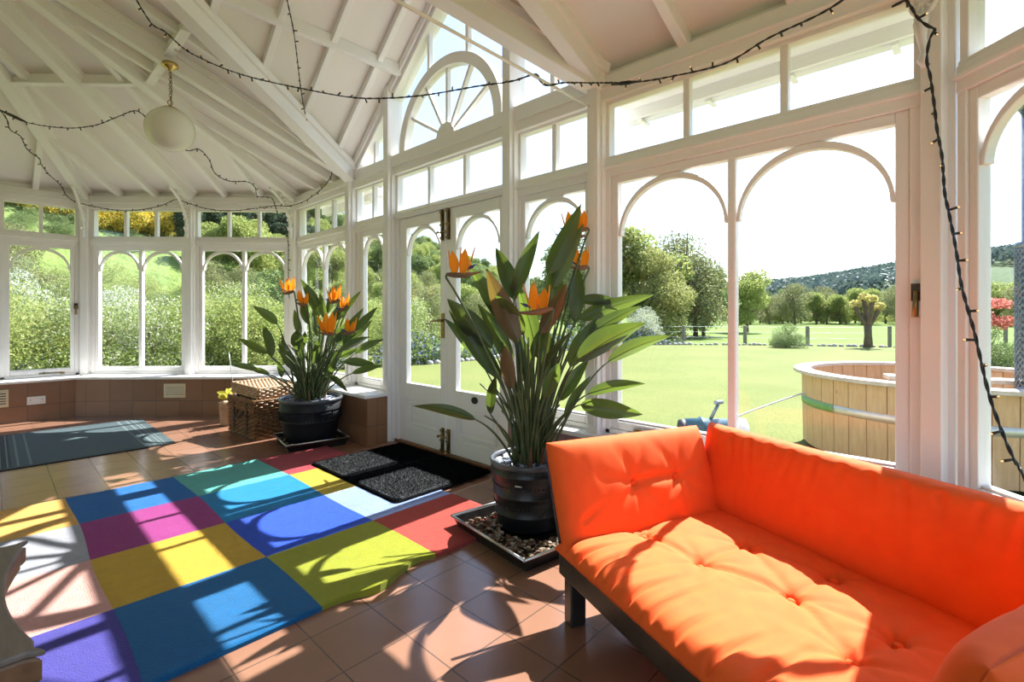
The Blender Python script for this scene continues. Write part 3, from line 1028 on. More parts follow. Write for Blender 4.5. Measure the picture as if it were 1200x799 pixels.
for k in range(len(rim)):
    (i, j), (i2, j2) = rim[k], rim[(k + 1) % len(rim)]
    b.f.append((o + j * (N + 1) + i, o2 + k, o2 + (k + 1) % len(rim), o + j2 * (N + 1) + i2))
    b.mi.append(min(i, N - 1) * 4 // N * 4 + min(j, N - 1) * 4 // N)
    b.sm.append(False)
rug = tag(b.build('patchwork_rug', rug_m), 'large patchwork wool rug of coloured squares on the tiles', 'rug')

# black shaggy doormat with two grey squares
def slab(b, outline, z0, z1, m=0, bev=0.01):
    cx = sum(p[0] for p in outline) / len(outline)
    cy = sum(p[1] for p in outline) / len(outline)
    sh = lambda p, k: (p[0] + (cx - p[0]) * k, p[1] + (cy - p[1]) * k)
    n = len(outline)
    lv = [(outline, z0), (outline, z1 - bev), ([sh(p, 0.02) for p in outline], z1)]
    o = len(b.v)
    for pts, z in lv:
        b.v += [(p[0], p[1], z) for p in pts]
    for L in range(2):
        for k in range(n):
            b.f.append((o + L * n + k, o + L * n + (k + 1) % n, o + (L + 1) * n + (k + 1) % n, o + (L + 1) * n + k)); b.mi.append(m); b.sm.append(False)
    b.f.append(tuple(o + 2 * n + k for k in range(n))); b.mi.append(m); b.sm.append(False)
    b.f.append(tuple(o + k for k in reversed(range(n)))); b.mi.append(m); b.sm.append(False)
def rrect(x0, x1, y0, y1, r, n=5, wob=0.0):
    pts = []
    for cx, cy, a0 in ((x1 - r, y1 - r, 0), (x0 + r, y1 - r, PI / 2), (x0 + r, y0 + r, PI), (x1 - r, y0 + r, 3 * PI / 2)):
        for k in range(n + 1):
            a = a0 + PI / 2 * k / n
            pts.append((cx + r * math.cos(a) + random.uniform(-wob, wob), cy + r * math.sin(a) + random.uniform(-wob, wob)))
    return pts
def pile(b, x0, x1, y0, y1, z, n, h, m, r=0.0018):
    for _ in range(n):
        x, y = random.uniform(x0, x1), random.uniform(y0, y1)
        a = random.uniform(0, 2 * PI)
        dx, dy = math.cos(a), math.sin(a)
        lx, ly = random.gauss(0, 0.006), random.gauss(0, 0.006)
        b.add([(x - dx * r, y - dy * r, z - 0.002), (x + dx * r, y + dy * r, z - 0.002), (x + lx, y + ly, z + h * random.uniform(0.6, 1))], [(0, 1, 2)], m)
M['mat_black'] = mixed('black_shag', (0.003, 0.003, 0.0035), (0.006, 0.006, 0.007), 60, 1.0, 0.8, 150, bdist=0.01, **{'Specular IOR Level': 0.02})
M['mat_grey'] = mixed('grey_shag', (0.028, 0.029, 0.030), (0.085, 0.087, 0.09), 90, 1.0, 0.8, 150, bdist=0.01, **{'Specular IOR Level': 0.05})
b = MB()
slab(b, rrect(1.685, 2.52, 2.56, 3.74, 0.04), 0.017, 0.03, 0)
pile(b, 1.69, 2.515, 2.565, 3.735, 0.03, 9000, 0.012, 0)
dm = tag(b.build('doormat', M['mat_black'], fixn=False), 'black shaggy doormat with two grey squares before the double doors', 'doormat')
for y0, y1 in ((3.205, 3.69), (2.575, 3.045)):
    b = MB()
    slab(b, rrect(1.70, 2.15, y0, y1, 0.05), 0.028, 0.038, 0)
    pile(b, 1.705, 2.145, y0 + 0.005, y1 - 0.005, 0.037, 7000, 0.014, 0, 0.0025)
    b.build('grey_square', M['mat_grey'], dm, fixn=False)

# grey-green flatweave runner with striped borders
M['flat'] = rugmat('grey_green_flatweave', (62, 78, 82), 1.1, 160)
M['flat_dark'] = rugmat('dark_flatweave_band', (40, 50, 53), 1.0, 160)
M['flat_light'] = rugmat('pale_flatweave_stripe', (104, 116, 116), 1.1, 160)
xs = [(-0.05, .03, 1), (.03, .045, 2), (.045, .075, 1), (.075, .085, 2), (.085, .10, 1), (.10, .13, 0), (.13, .145, 2), (.145, .20, 0), (.20, .215, 2), (.215, .93, 0),
      (.93, .945, 2), (.945, 1.0, 0), (1.0, 1.015, 2), (1.015, 1.05, 0), (1.05, 1.062, 2), (1.062, 1.08, 0), (1.08, 1.09, 2), (1.09, 1.15, 0)]
b = MB()
for x0, x1, m in xs:
    b.box(W, x0, x1, 5.36, 6.80, 0.001, 0.008, m)
b.box(W, -0.05, 1.15, 5.30, 5.325, 0.001, 0.008, 1)
b.box(W, -0.05, 1.15, 5.325, 5.335, 0.001, 0.008, 2)
b.box(W, -0.05, 1.15, 5.335, 5.36, 0.001, 0.008, 1)
b.box(W, -0.05, 1.15, 6.80, 6.85, 0.001, 0.008, 1)
tag(b.build('flatweave_rug', [M['flat'], M['flat_dark'], M['flat_light']]), 'grey-green flatweave rug with striped ends in the far bay', 'rug')

# ------------------------------------------------------------------ sofa
SE, SN = (-0.3903, -0.9207), (0.9207, -0.3903)
S = Facet((1.51, 1.17), SE, SN)
sofa = empty('sofa', S(0.6, 0.35, 0), 'orange buttoned sofa on a low black wooden frame', 'sofa')
def part(b, name, mat, par, bevel=0.004):
    return b.build(name, mat if isinstance(mat, list) else M[mat], par, bevel)
SL_, SD_ = 1.20, 0.93
for d0, d1, nm in ((0.0, 0.035, 'front_rail'), (SD_ - .035, SD_, 'rear_rail')):
    b = MB(); b.box(S, 0.0, SL_, d0, d1, 0.168, 0.272); part(b, nm, 'frame', sofa, 0.006)
for s0 in (0.0, SL_ - .035):
    b = MB(); b.box(S, s0, s0 + 0.035, 0.035, SD_ - .035, 0.168, 0.262); part(b, 'side_rail', 'frame', sofa, 0.006)
for k in range(9):
    b = MB(); s0 = 0.06 + k * 0.128; b.box(S, s0, s0 + 0.06, 0.035, SD_ - .035, 0.248, 0.266); part(b, 'slat', 'frame', sofa, 0.003)
for s0 in (0.035, SL_ - .09):
    for d0 in (0.004, SD_ - .07):
        b = MB(); b.box(S, s0, s0 + 0.055, d0, d0 + 0.066, 0.0, 0.20); part(b, 'leg', 'frame', sofa, 0.007)
for s0, k in ((0.0, -1), (SL_, 1)):
    b = MB()
    lo, hi = s0 + k * 0.02, s0 + k * 0.145
    t = 0.014 * -k
    b.hexa([S(lo - t, 0.02, 0.25), S(lo, 0.02, 0.25), S(lo, 0.80, 0.25), S(lo - t, 0.80, 0.25), S(hi - t, 0.02, 0.61), S(hi, 0.02, 0.61), S(hi, 0.80, 0.61), S(hi - t, 0.80, 0.61)])
    part(b, 'arm_frame', 'frame', sofa, 0.004)
    b = MB(); b.hexa([S(s0 - k * .03, 0.08, .175), S(lo + t, 0.08, .25), S(lo + t, 0.12, .25), S(s0 - k * .03, 0.12, .175), S(s0 - k * .03, .08, .262), S(lo + t, .08, .30), S(lo + t, .12, .30), S(s0 - k * .03, .12, .262)])
    part(b, 'arm_bracket', 'frame', sofa, 0.003)
b = MB()
b.hexa([S(0.0, SD_ - .02, 0.25), S(SL_, SD_ - .02, 0.25), S(SL_, SD_, 0.25), S(0, SD_, 0.25), S(0.0, SD_ + .02, 0.60), S(SL_, SD_ + .02, 0.60), S(SL_, SD_ + .04, 0.60), S(0, SD_ + .04, 0.60)])
part(b, 'back_frame', 'frame', sofa, 0.004)

def pillow(name, c, U, V, Wn, a, bb, th, tufts, par, nu=90, nv=60, p=9.0, tuft=0.035, wr=0.004, seed=0, folds=(), sag=0.0, ew=1.0, bias=0.0):
    """Stuffed cushion: half sizes a, bb, thickness th along Wn, pulled in at the tufts."""
    U, V, Wn, c = Vector(U).normalized(), Vector(V).normalized(), Vector(Wn).normalized(), Vector(c)
    c = c - Wn * bias
    b = MB()
    def edge(x): return max(0.0, 1 - abs(x) ** p) ** 0.5
    def remap(x): return math.copysign(1 - (1 - abs(x)) ** 1.8, x)
    def pos(i, j, sd):
        u, v = remap(2 * i / nu - 1), remap(2 * j / nv - 1)
        x, y = u * a, v * bb
        e = edge(u) * edge(v)
        w = (th / 2 + bias * sd) * e
        if sd > 0:
            w += sag * (1 - u * u) * (1 - v * v)
            q = 0
            for tx, ty in tufts:
                dx, dy = x - tx, y - ty
                r = math.hypot(dx, dy)
                an = math.atan2(dy, dx)
                q += tuft * math.exp(-r / 0.036) + 0.011 * math.exp(-r / 0.10) * (abs(math.sin(an * 3.5 + tx * 40)) ** 6) * min(1, r / .02)
            for k in range(len(tufts)):
                for m in range(k):
                    (x0, y0), (x1, y1) = tufts[k], tufts[m]
                    L = math.hypot(x1 - x0, y1 - y0)
                    if L < 0.34:
                        tt = max(0, min(1, ((x - x0) * (x1 - x0) + (y - y0) * (y1 - y0)) / L ** 2))
                        dd = math.hypot(x - x0 - tt * (x1 - x0), y - y0 - tt * (y1 - y0))
                        q += 0.010 * math.exp(-(dd / 0.018) ** 2)
            for fx, fy, ex, ey, amp in folds:
                L2 = (ex - fx) ** 2 + (ey - fy) ** 2
                tt = max(0, min(1, ((x - fx) * (ex - fx) + (y - fy) * (ey - fy)) / L2))
                dd = math.hypot(x - fx - tt * (ex - fx), y - fy - tt * (ey - fy))
                q += (1 - 0.92 * tt) * (amp * math.exp(-(dd / 0.011) ** 2) - 0.45 * amp * math.exp(-((dd - 0.024) / 0.013) ** 2))
            w -= q * min(1.0, e * 1.6)
        w += wr * e * (noise.noise(Vector((x * 7 + seed, y * 7, sd))) * 0.6 + 0.4 * noise.noise(Vector((x * 19 + seed, y * 9, sd * 3))))
        if e < 0.75:
            w += ew * wr * 0.9 * math.sin(x * 85 + 2 * noise.noise(Vector((x * 11, seed, 0))) * 3) * e * (0.75 - e) * 2
        return c + U * x + V * y + Wn * (w * sd if sd > 0 else -w)
    for sd in (1, -1):
        o = len(b.v)
        for j in range(nv + 1):
            for i in range(nu + 1):
                b.v.append(tuple(pos(i, j, sd)))
        for j in range(nv):
            for i in range(nu):
                q = o + j * (nu + 1) + i
                f = (q, q + 1, q + nu + 2, q + nu + 1)
                b.f.append(f if sd > 0 else f[::-1]); b.mi.append(0); b.sm.append(True)
    ob = b.build(name, M['orange'], par)
    import bmesh
    bm = bmesh.new(); bm.from_mesh(ob.data)
    bmesh.ops.remove_doubles(bm, verts=bm.verts, dist=0.0006)
    bm.to_mesh(ob.data); bm.free()
    for tx, ty in tufts:
        bt = MB()
        q = c + U * tx + V * ty + Wn * (th / 2 + bias + sag * 0.7 - tuft * 0.86 - 0.001)
        ring = []
        prof = [(0.0005, 0.0045), (0.006, 0.004), (0.010, 0.002), (0.0125, -0.003), (0.0125, -0.008)]
        o = len(bt.v)
        for r, h in prof:
            for k in range(16):
                aa = 2 * PI * k / 16
                bt.v.append(tuple(q + U * r * math.cos(aa) + V * r * math.sin(aa) + Wn * h))
        for jj in range(len(prof) - 1):
            for k in range(16):
                bt.f.append((o + jj * 16 + k, o + jj * 16 + (k + 1) % 16, o + (jj + 1) * 16 + (k + 1) % 16, o + (jj + 1) * 16 + k)); bt.mi.append(0); bt.sm.append(True)
        bt.build('button', M['orange'], ob)
    return ob

eu, nu_ = Vector((*SE, 0)), Vector((*SN, 0))
zu = Vector((0, 0, 1))
seat_c = S(0.60, 0.405, 0.289)
TF = ((0.14, 0.30), (0.40, 0.33), (0.66, 0.43), (0.90, 0.32), (0.91, 0.50), (0.37, 0.58), (0.64, 0.66))
tf = [(s - 0.60, d - 0.405) for s, d in TF]
fl = []
for k, s in enumerate((0.08, 0.17, 0.27, 0.36, 0.45, 0.55, 0.65, 0.76, 0.87, 0.98, 1.08)):
    fl.append((s - 0.60, -0.42, s - 0.60 + 0.02 * math.sin(k * 2.1), -0.42 + 0.18 + 0.06 * (k % 3), 0.018))
q = lambda a, c: (TF[a][0] - .60, TF[a][1] - .405, TF[c][0] - .60, TF[c][1] - .405, .006)
fl += [q(1, 2), q(2, 3), q(0, 1), (0.90 - .60, 0.32 - .405, 1.05 - .60, .40 - .405, .006), (0.66 - .60, 0.43 - .405, 0.55 - .60, .62 - .405, .006)]
pillow('seat_mattress', seat_c, eu, nu_, zu, 0.60, 0.425, 0.086, tf, sofa, 190, 120, 11, 0.032, 0.004, 1, fl, 0.012, 1.0, 0.020)

def arm(s_bot, s_top, sign, seed, tufts):
    lo, hi = S(s_bot, 0.395, 0.265), S(s_top, 0.395, 0.652)
    V = (hi - lo).normalized()
    c = (lo + hi) / 2
    Wn = V.cross(nu_)
    if (Wn.dot(eu) > 0) != (sign > 0):
        Wn = -Wn
    pillow('arm_cushion', c, nu_, V, Wn, 0.40, (hi - lo).length / 2, 0.125, tufts, sofa, 110, 60, 9, 0.028, 0.004, seed,
           [(-0.055, 0.005, -0.14, -0.10, 0.007), (0.17, 0.005, 0.08, -0.10, 0.007), (-0.055, 0.005, 0.17, 0.005, 0.005), (-0.32, -0.10, -0.18, -0.03, .006), (-0.055, 0.005, -0.09, 0.15, .005)], 0.016)
arm(0.052, -0.095, 1, 5, [(-0.055, 0.005), (0.17, 0.005)])
arm(SL_ - .052, SL_ + .095, -1, 9, [(-0.055, 0.005), (0.17, 0.005)])
# the long loose back cushion
lo, hi = S(0.555, 0.800, 0.30), S(0.555, 0.868, 0.652)
V = (hi - lo).normalized()
Wn = eu.cross(V)
if Wn.dot(nu_) > 0: Wn = -Wn
bc_root = empty('back_cushion', (lo + hi) / 2, 'long plain orange bolster leaning along the back of the sofa', 'cushion')
wf = [(-0.55 + 0.095 * k, 0.155, -0.55 + 0.095 * k + 0.03 * math.sin(k), 0.155 - 0.07 - 0.05 * (k % 3), 0.006) for k in range(12)]
pillow('cushion_cover', (lo + hi) / 2, eu, V, Wn, 0.635, (hi - lo).length / 2 + 0.012, 0.12, [], bc_root, 220, 90, 12, 0.03, 0.005, 21, wf, 0.010, 3.2)

# ------------------------------------------------------------------ plants, pots, trays
def tray(cx, cy, half, ang, label, label_g):
    F = Facet((cx, cy), (math.cos(ang), math.sin(ang)), (-math.sin(ang), math.cos(ang)))
    r = empty('plant_tray', (cx, cy, 0), label, 'tray')
    h = half
    b = MB()
    b.box(F, -h + .03, h - .03, -h + .03, h - .03, 0.0, 0.006)
    for sx0, sx1, sy0, sy1 in ((-1, 1, -1, -1), (1, 1, -1, 1), (1, -1, 1, 1), (-1, -1, 1, -1)):
        i, o_ = h - 0.032, h
        p = lambda k, q, rr, z: F(k * rr, q * rr, z)
        b.hexa([p(sx0, sy0, i - .008, 0), p(sx1, sy1, i - .008, 0), p(sx1, sy1, i, 0), p(sx0, sy0, i, 0),
                p(sx0, sy0, o_ - .012, 0.07), p(sx1, sy1, o_ - .012, 0.07), p(sx1, sy1, o_ - .004, 0.07), p(sx0, sy0, o_ - .004, 0.07)])
    b.build('basin', M['tray'], r, 0.002)
    b = MB()
    c = [F(-h, -h, 0.072), F(h, -h, 0.072), F(h, h, 0.072), F(-h, h, 0.072)]
    for k in range(4):
        b.tube([c[k], c[(k + 1) % 4]], 0.007, 8)
    b.build('rolled_rim', M['trayrim'], r)
    return F
def stones(name, F, spots, label, mats, grp=None):
    b = MB()
    for x, y, z, r in spots:
        o = len(b.v)
        c = F(x, y, z)
        a = random.uniform(0, PI)
        ax = [r * random.uniform(.7, 1.3), r * random.uniform(.6, 1.0), r * random.uniform(.35, .7)]
        rot = Matrix.Rotation(a, 3, 'Z') @ Matrix.Rotation(random.uniform(-.5, .5), 3, 'X')
        vs_ = [Vector((0, 0, 1)), Vector((0, 0, -1))] + [Vector((math.cos(k * PI / 3), math.sin(k * PI / 3), random.uniform(-.3, .3))) for k in range(6)]
        vs_ = [c + rot @ Vector((v.x * ax[0], v.y * ax[1], v.z * ax[2])) for v in vs_]
        fs = [(0, 2 + k, 2 + (k + 1) % 6) for k in range(6)] + [(1, 2 + (k + 1) % 6, 2 + k) for k in range(6)]
        b.add(vs_, fs, random.randrange(len(mats)))
    o = b.build(name, mats, None, fixn=False)
    return tag(o, label, 'gravel' if name == 'gravel' else 'pebbles', None, 'stuff')
GR = [mixed('gravel_tan', srgb(105, 85, 62), srgb(140, 118, 92), 30, 0.95), mixed('gravel_brown', srgb(70, 50, 36), srgb(105, 80, 58), 30, 0.95), mixed('gravel_pale', srgb(140, 128, 112), srgb(175, 162, 146), 30, 0.95)]
PB = [mixed('slate_blue', srgb(70, 80, 105), srgb(120, 130, 155), 30, 0.35), mixed('slate_dark', srgb(35, 40, 55), srgb(70, 78, 95), 30, 0.35), mixed('slate_pale', srgb(150, 160, 180), srgb(200, 205, 215), 30, 0.35)]
def gravel(F, half, rp, n, label):
    sp = []
    while len(sp) < n:
        x, y = random.uniform(-half, half), random.uniform(-half, half)
        if math.hypot(x, y) > rp:
            sp.append((x, y, 0.018 + random.uniform(0, 0.026), random.uniform(0.008, 0.016)))
    return stones('gravel', F, sp, label, GR)

def leafblade(b, B, T, w, view, roll, base, m_blade=0, m_mid=1, r=0.0065, curl=0.12):
    B, T = Vector(B), Vector(T)
    ax = (T - B)
    L = ax.length
    t0 = ax.normalized()
    side = t0.cross(view).normalized()
    side = (Matrix.Rotation(roll, 3, t0) @ side)
    nrm = side.cross(t0).normalized()
    if nrm.z < 0: nrm = -nrm
    n = 14
    o = len(b.v)
    mid = []
    for i in range(n + 1):
        t = i / n
        p = B + ax * t + nrm * (curl * L * math.sin(PI * t) * 0.6) - Vector((0, 0, 1)) * 0.05 * L * t * t * (1 - abs(t0.z))
        mid.append(p)
        ww = w / 2 * (math.sin(PI * min(1, t ** 0.72)) ** 0.85) * (1.0 if i not in (0, n) else 0.0) + 0.001
        fold = 0.42 * ww
        wav = 0.05 * ww * math.sin(t * 11 + roll * 7)
        for q in (-1, -0.5, 0, 0.5, 1):
            b.v.append(tuple(p + side * ww * q + nrm * (fold * abs(q) + (wav * q if q else 0))))
    for i in range(n):
        for k in range(4):
            q = o + i * 5 + k
            b.f.append((q, q + 1, q + 6, q + 5)); b.mi.append(m_blade); b.sm.append(True)
    b.tube([p - nrm * 0.001 for p in mid], [max(0.0012, r * 0.55 * (1 - i / n)) for i in range(n + 1)], 5, m_mid)
    base = Vector(base)
    ctrl = Vector((base.x * 0.7 + B.x * 0.3, base.y * 0.7 + B.y * 0.3, base.z + (B.z - base.z) * 0.62))
    end_dir = B - t0 * min(0.10, L * 0.3)
    P = bez(base, (ctrl + end_dir) / 2, B, 12)
    b.tube(P, [r * 1.35 - r * 0.8 * i / 12 for i in range(13)], 6, m_mid)

def sterl_leafmat(name, c1, c2, trans):
    t = NT(name)
    oi = t.new('ShaderNodeObjectInfo')
    v = t.coord('Object')
    n = t.noise(v, 5, 4)
    ad = t.new('ShaderNodeMath', operation='ADD')
    t.link(oi.outputs['Random'], ad.inputs[0]); t.link(n, ad.inputs[1])
    hf = t.new('ShaderNodeMath', operation='MULTIPLY'); hf.inputs[1].default_value = 0.5
    t.link(ad.outputs[0], hf.inputs[0])
    c = t.ramp(hf.outputs[0], [(0.25, c1), (0.75, c2)])
    p = t.princ(c, 0.36)
    tr = t.new('ShaderNodeBsdfTranslucent')
    br = t.new('ShaderNodeMix', data_type='RGBA', blend_type='MULTIPLY')
    br.inputs[0].default_value = 1
    t.link(c, br.inputs[6]); br.inputs[7].default_value = (4.2, 4.4, 1.2, 1)
    t.link(br.outputs[2], tr.inputs['Color'])
    mx = t.new('ShaderNodeMixShader'); mx.inputs[0].default_value = trans
    t.link(p.outputs[0], mx.inputs[1]); t.link(tr.outputs[0], mx.inputs[2])
    return t.done(mx.outputs[0])
M['leaf'] = sterl_leafmat('strelitzia_leaf', (0.028, 0.040, 0.020), (0.052, 0.072, 0.034), 0.36)
M['leaf_brown'] = sterl_leafmat('drying_strelitzia_leaf', (0.085, 0.052, 0.036), (0.12, 0.078, 0.05), 0.18)

LEAVES_FRONT =[
   (0.134,-0.262,1.379,0.048,-0.094,0.995,0.159),
   (0.188,-0.241,1.279,0.094,-0.1,0.922,0.133),
   (0.074,-0.017,1.253,-0.034,0.08,0.88,0.126),
   (-0.051,0.207,1.165,-0.015,0.086,0.856,0.147),
   (-0.315,0.01,1.014,-0.125,-0.042,0.623,0.168),
   (-0.399,0.223,0.864,-0.188,0.095,0.593,0.155),
   (-0.177,0.288,1.052,-0.059,0.151,0.75,0.128),
   (-0.315,0.312,0.807,-0.124,0.088,0.415,0.112),
   (-0.604,0.241,0.328,-0.322,0.08,0.226,0.072),
   (-0.308,-0.117,0.625,-0.182,-0.051,0.384,0.094),
   (-0.33,-0.073,0.471,-0.27,0.025,0.253,0.068),
   (0.552,-0.473,0.906,0.216,-0.186,0.75,0.116),
   (0.378,-0.48,0.83,0.221,-0.253,0.665,0.095),
   (0.462,-0.618,0.672,0.251,-0.355,0.517,0.11),
   (0.243,-0.588,0.743,0.087,-0.268,0.523,0.177),
   (0.279,-0.564,0.427,0.149,-0.29,0.345,0.086),
   (0.235,-0.573,0.278,0.075,-0.298,0.301,0.121),
   (0.473,-0.308,0.859,0.259,-0.144,0.858,0.08),
   (-0.027,-0.285,0.94,-0.057,-0.133,0.669,0.105),
   (0.29,-0.122,1.078,0.224,-0.151,0.73,0.109),
   (0.232,-0.257,0.436,0.139,-0.148,0.188,0.072),
   (0.214,-0.017,1.12,0.178,-0.058,0.759,0.131),
   (0.034,0.117,0.967,0.09,0.009,0.524,0.129),
   (0.317,-0.245,0.759,0.208,-0.133,0.477,0.128),
   (-0.019,0.108,0.73,0.032,0.01,0.384,0.107),
   (0.186,0.025,0.719,0.138,-0.015,0.375,0.121),
   (-0.1,0.307,0.844,0.003,0.129,0.498,0.111),
   (-0.276,0.404,0.759,-0.153,0.25,0.525,0.089),
   (0.535,-0.312,0.86,0.331,-0.177,0.759,0.092),
   (0.316,-0.187,0.522,0.174,-0.08,0.28,0.1),
   (0.484,-0.267,0.678,0.245,-0.13,0.572,0.121),
   (-0.054,0.356,0.974,0.059,0.113,0.595,0.113),
]
LEAVES_FRONT_FLOWERS = [
   (-0.33,0.059,0.994,-0.442,0.178,0.981,1.0),
   (-0.244,-0.15,0.786,-0.126,-0.274,0.803,1.0),
   (0.196,-0.063,1.238,0.301,-0.174,1.229,1.0),
   (0.291,-0.047,1.277,0.381,-0.143,1.287,0.8),
   (0.24,-0.109,1.056,0.314,-0.189,1.051,0.9),
]
LEAVES_BACK =[
   (-0.414,0.248,0.842,-0.235,0.162,0.674,0.107),
   (-0.372,0.145,0.683,-0.284,0.17,0.376,0.113),
   (-0.449,0.491,0.548,-0.27,0.287,0.4,0.086),
   (-0.577,0.302,0.326,-0.379,0.228,0.264,0.075),
   (-0.068,0.067,1.088,0.052,-0.055,0.744,0.133),
   (0.11,0.052,0.961,0.117,-0.037,0.713,0.08),
   (0.385,-0.21,0.986,0.22,-0.147,0.744,0.064),
   (0.436,-0.41,0.831,0.266,-0.283,0.603,0.086),
   (0.27,-0.458,0.82,0.172,-0.271,0.481,0.107),
   (0.3,-0.506,0.569,0.147,-0.288,0.429,0.098),
   (0.349,-0.539,0.317,0.158,-0.299,0.337,0.098),
   (0.348,-0.625,0.322,0.195,-0.383,0.233,0.075),
   (0.097,-0.504,0.097,0.056,-0.278,0.214,0.067),
   (0.498,-0.426,0.538,0.307,-0.239,0.395,0.096),
   (0.283,-0.028,0.891,0.17,-0.049,0.665,0.081),
   (0.261,-0.262,0.713,0.184,-0.152,0.508,0.095),
   (-0.112,-0.139,0.616,-0.116,-0.008,0.422,0.076),
   (0.062,-0.374,0.37,0.028,-0.205,0.195,0.075),
   (-0.075,0.179,0.808,-0.04,0.13,0.57,0.08),
   (-0.146,0.293,0.569,-0.105,0.2,0.332,0.072),
   (0.205,0.022,1.012,0.162,0.003,0.769,0.074),
   (-0.062,-0.265,0.543,-0.035,-0.138,0.31,0.082),
   (0.331,-0.101,0.891,0.222,-0.061,0.712,0.098),
   (-0.291,0.017,0.355,-0.233,0.073,0.195,0.067),
   (0.485,-0.239,0.712,0.29,-0.177,0.529,0.081),
   (0.016,0.205,0.931,0.027,0.102,0.665,0.097),
   (0.214,-0.239,0.478,0.127,-0.135,0.298,0.078),
   (0.053,0.087,0.808,0.068,0.015,0.554,0.088),
   (-0.354,0.513,0.265,-0.236,0.339,0.205,0.064),
   (0.346,-0.232,0.449,0.21,-0.135,0.364,0.08),
]
LEAVES_BACK_FLOWERS = [
   (-0.219,0.088,0.95,-0.146,0.009,0.973,1.0),
   (-0.088,0.093,0.869,-0.023,0.025,0.846,0.9),
   (0.151,-0.087,0.871,0.205,-0.145,0.903,1.0),
   (-0.073,-0.287,0.61,0.038,-0.406,0.588,1.3),
   (0.205,-0.145,0.792,0.259,-0.203,0.839,0.9),
   (0.118,-0.344,0.592,0.201,-0.433,0.607,0.9),
]


def bird_flower(par, P, A, sz, base, seed):
    """Bird-of-paradise flower: stalk, boat-shaped beak, upright orange sepals, blue tongue."""
    rnd = random.Random(seed)
    P, A = Vector(P), Vector(A)
    fl = bpy.data.objects.new('flower', None)
    COL.objects.link(fl); fl.parent = par
    fl.location = (0, 0, 0)
    org = parent_origin(par)
    bd = (P - A); L = max(bd.length, 0.10) * 1.0
    bd.normalize()
    root = A if (A - P).length > 0.001 else P
    b = MB()
    pts = [root - bd * 0.10 * 0 , root]
    st = bez(base, (root.x * .6 + base[0] * .4, root.y * .6 + base[1] * .4, root.z * 0.7), root - Vector((0, 0, 0.015)), 12)
    b.tube([org + p for p in st] + [org + root], [0.008] * 6 + [0.0065] * 8, 6)
    b.build('stalk', M['stalk'], fl)
    b = MB()
    n = 9
    pts = [root + bd * (L * 1.15 * k / n) + Vector((0, 0, -0.012 * math.sin(PI * k / n) + 0.004)) for k in range(n + 1)]
    b.tube([org + p for p in pts], [0.007, .012, .0145, .015, .0142, .0125, .010, .0075, .0045, .0012], 8)
    b.build('beak', M['beak'], fl)
    mid = root + bd * L * 0.42
    up = Vector((0, 0, 1))
    side = bd.cross(up).normalized()
    for k in range(5 if sz >= 1 else 4):
        a = (-0.24 + 0.115 * k) + rnd.uniform(-.05, .05)
        dirv = (up * math.cos(a) - bd * math.sin(a) * -0.9 + side * rnd.uniform(-.25, .25)).normalized()
        H = 0.135 * sz * rnd.uniform(.85, 1.1)
        b = MB()
        sd = dirv.cross(side if k % 2 else bd).normalized()
        nn = 8
        o = len(b.v)
        base_p = mid + bd * (0.02 * (k - 2)) + side * rnd.uniform(-.008, .008)
        nr = sd.cross(dirv)
        for i in range(nn + 1):
            t = i / nn
            ww = 0.025 * sz * math.sin(PI * min(1, 0.12 + 0.88 * t) ** 1.0) + 0.0008
            p = base_p + dirv * H * t + nr * 0.012 * t * t
            for q in (-1, 0, 1):
                b.v.append(tuple(org + p + sd * ww * q + nr * (0.006 * abs(q))))
        for i in range(nn):
            for q in range(2):
                e = o + i * 3 + q
                b.f.append((e, e + 1, e + 4, e + 3)); b.mi.append(0); b.sm.append(True)
        b.build('sepal', M['petal'], fl, fixn=False)
    b = MB()
    tp = mid + (bd * 0.85 + up * 0.42).normalized() * 0.10 * sz
    b.tube([org + mid, org + mid.lerp(tp, .55), org + mid.lerp(tp, .7), org + tp], [0.003, 0.004, 0.009, 0.001], 6)
    b.build('blue_tongue', M['tongue'], fl)
    return fl

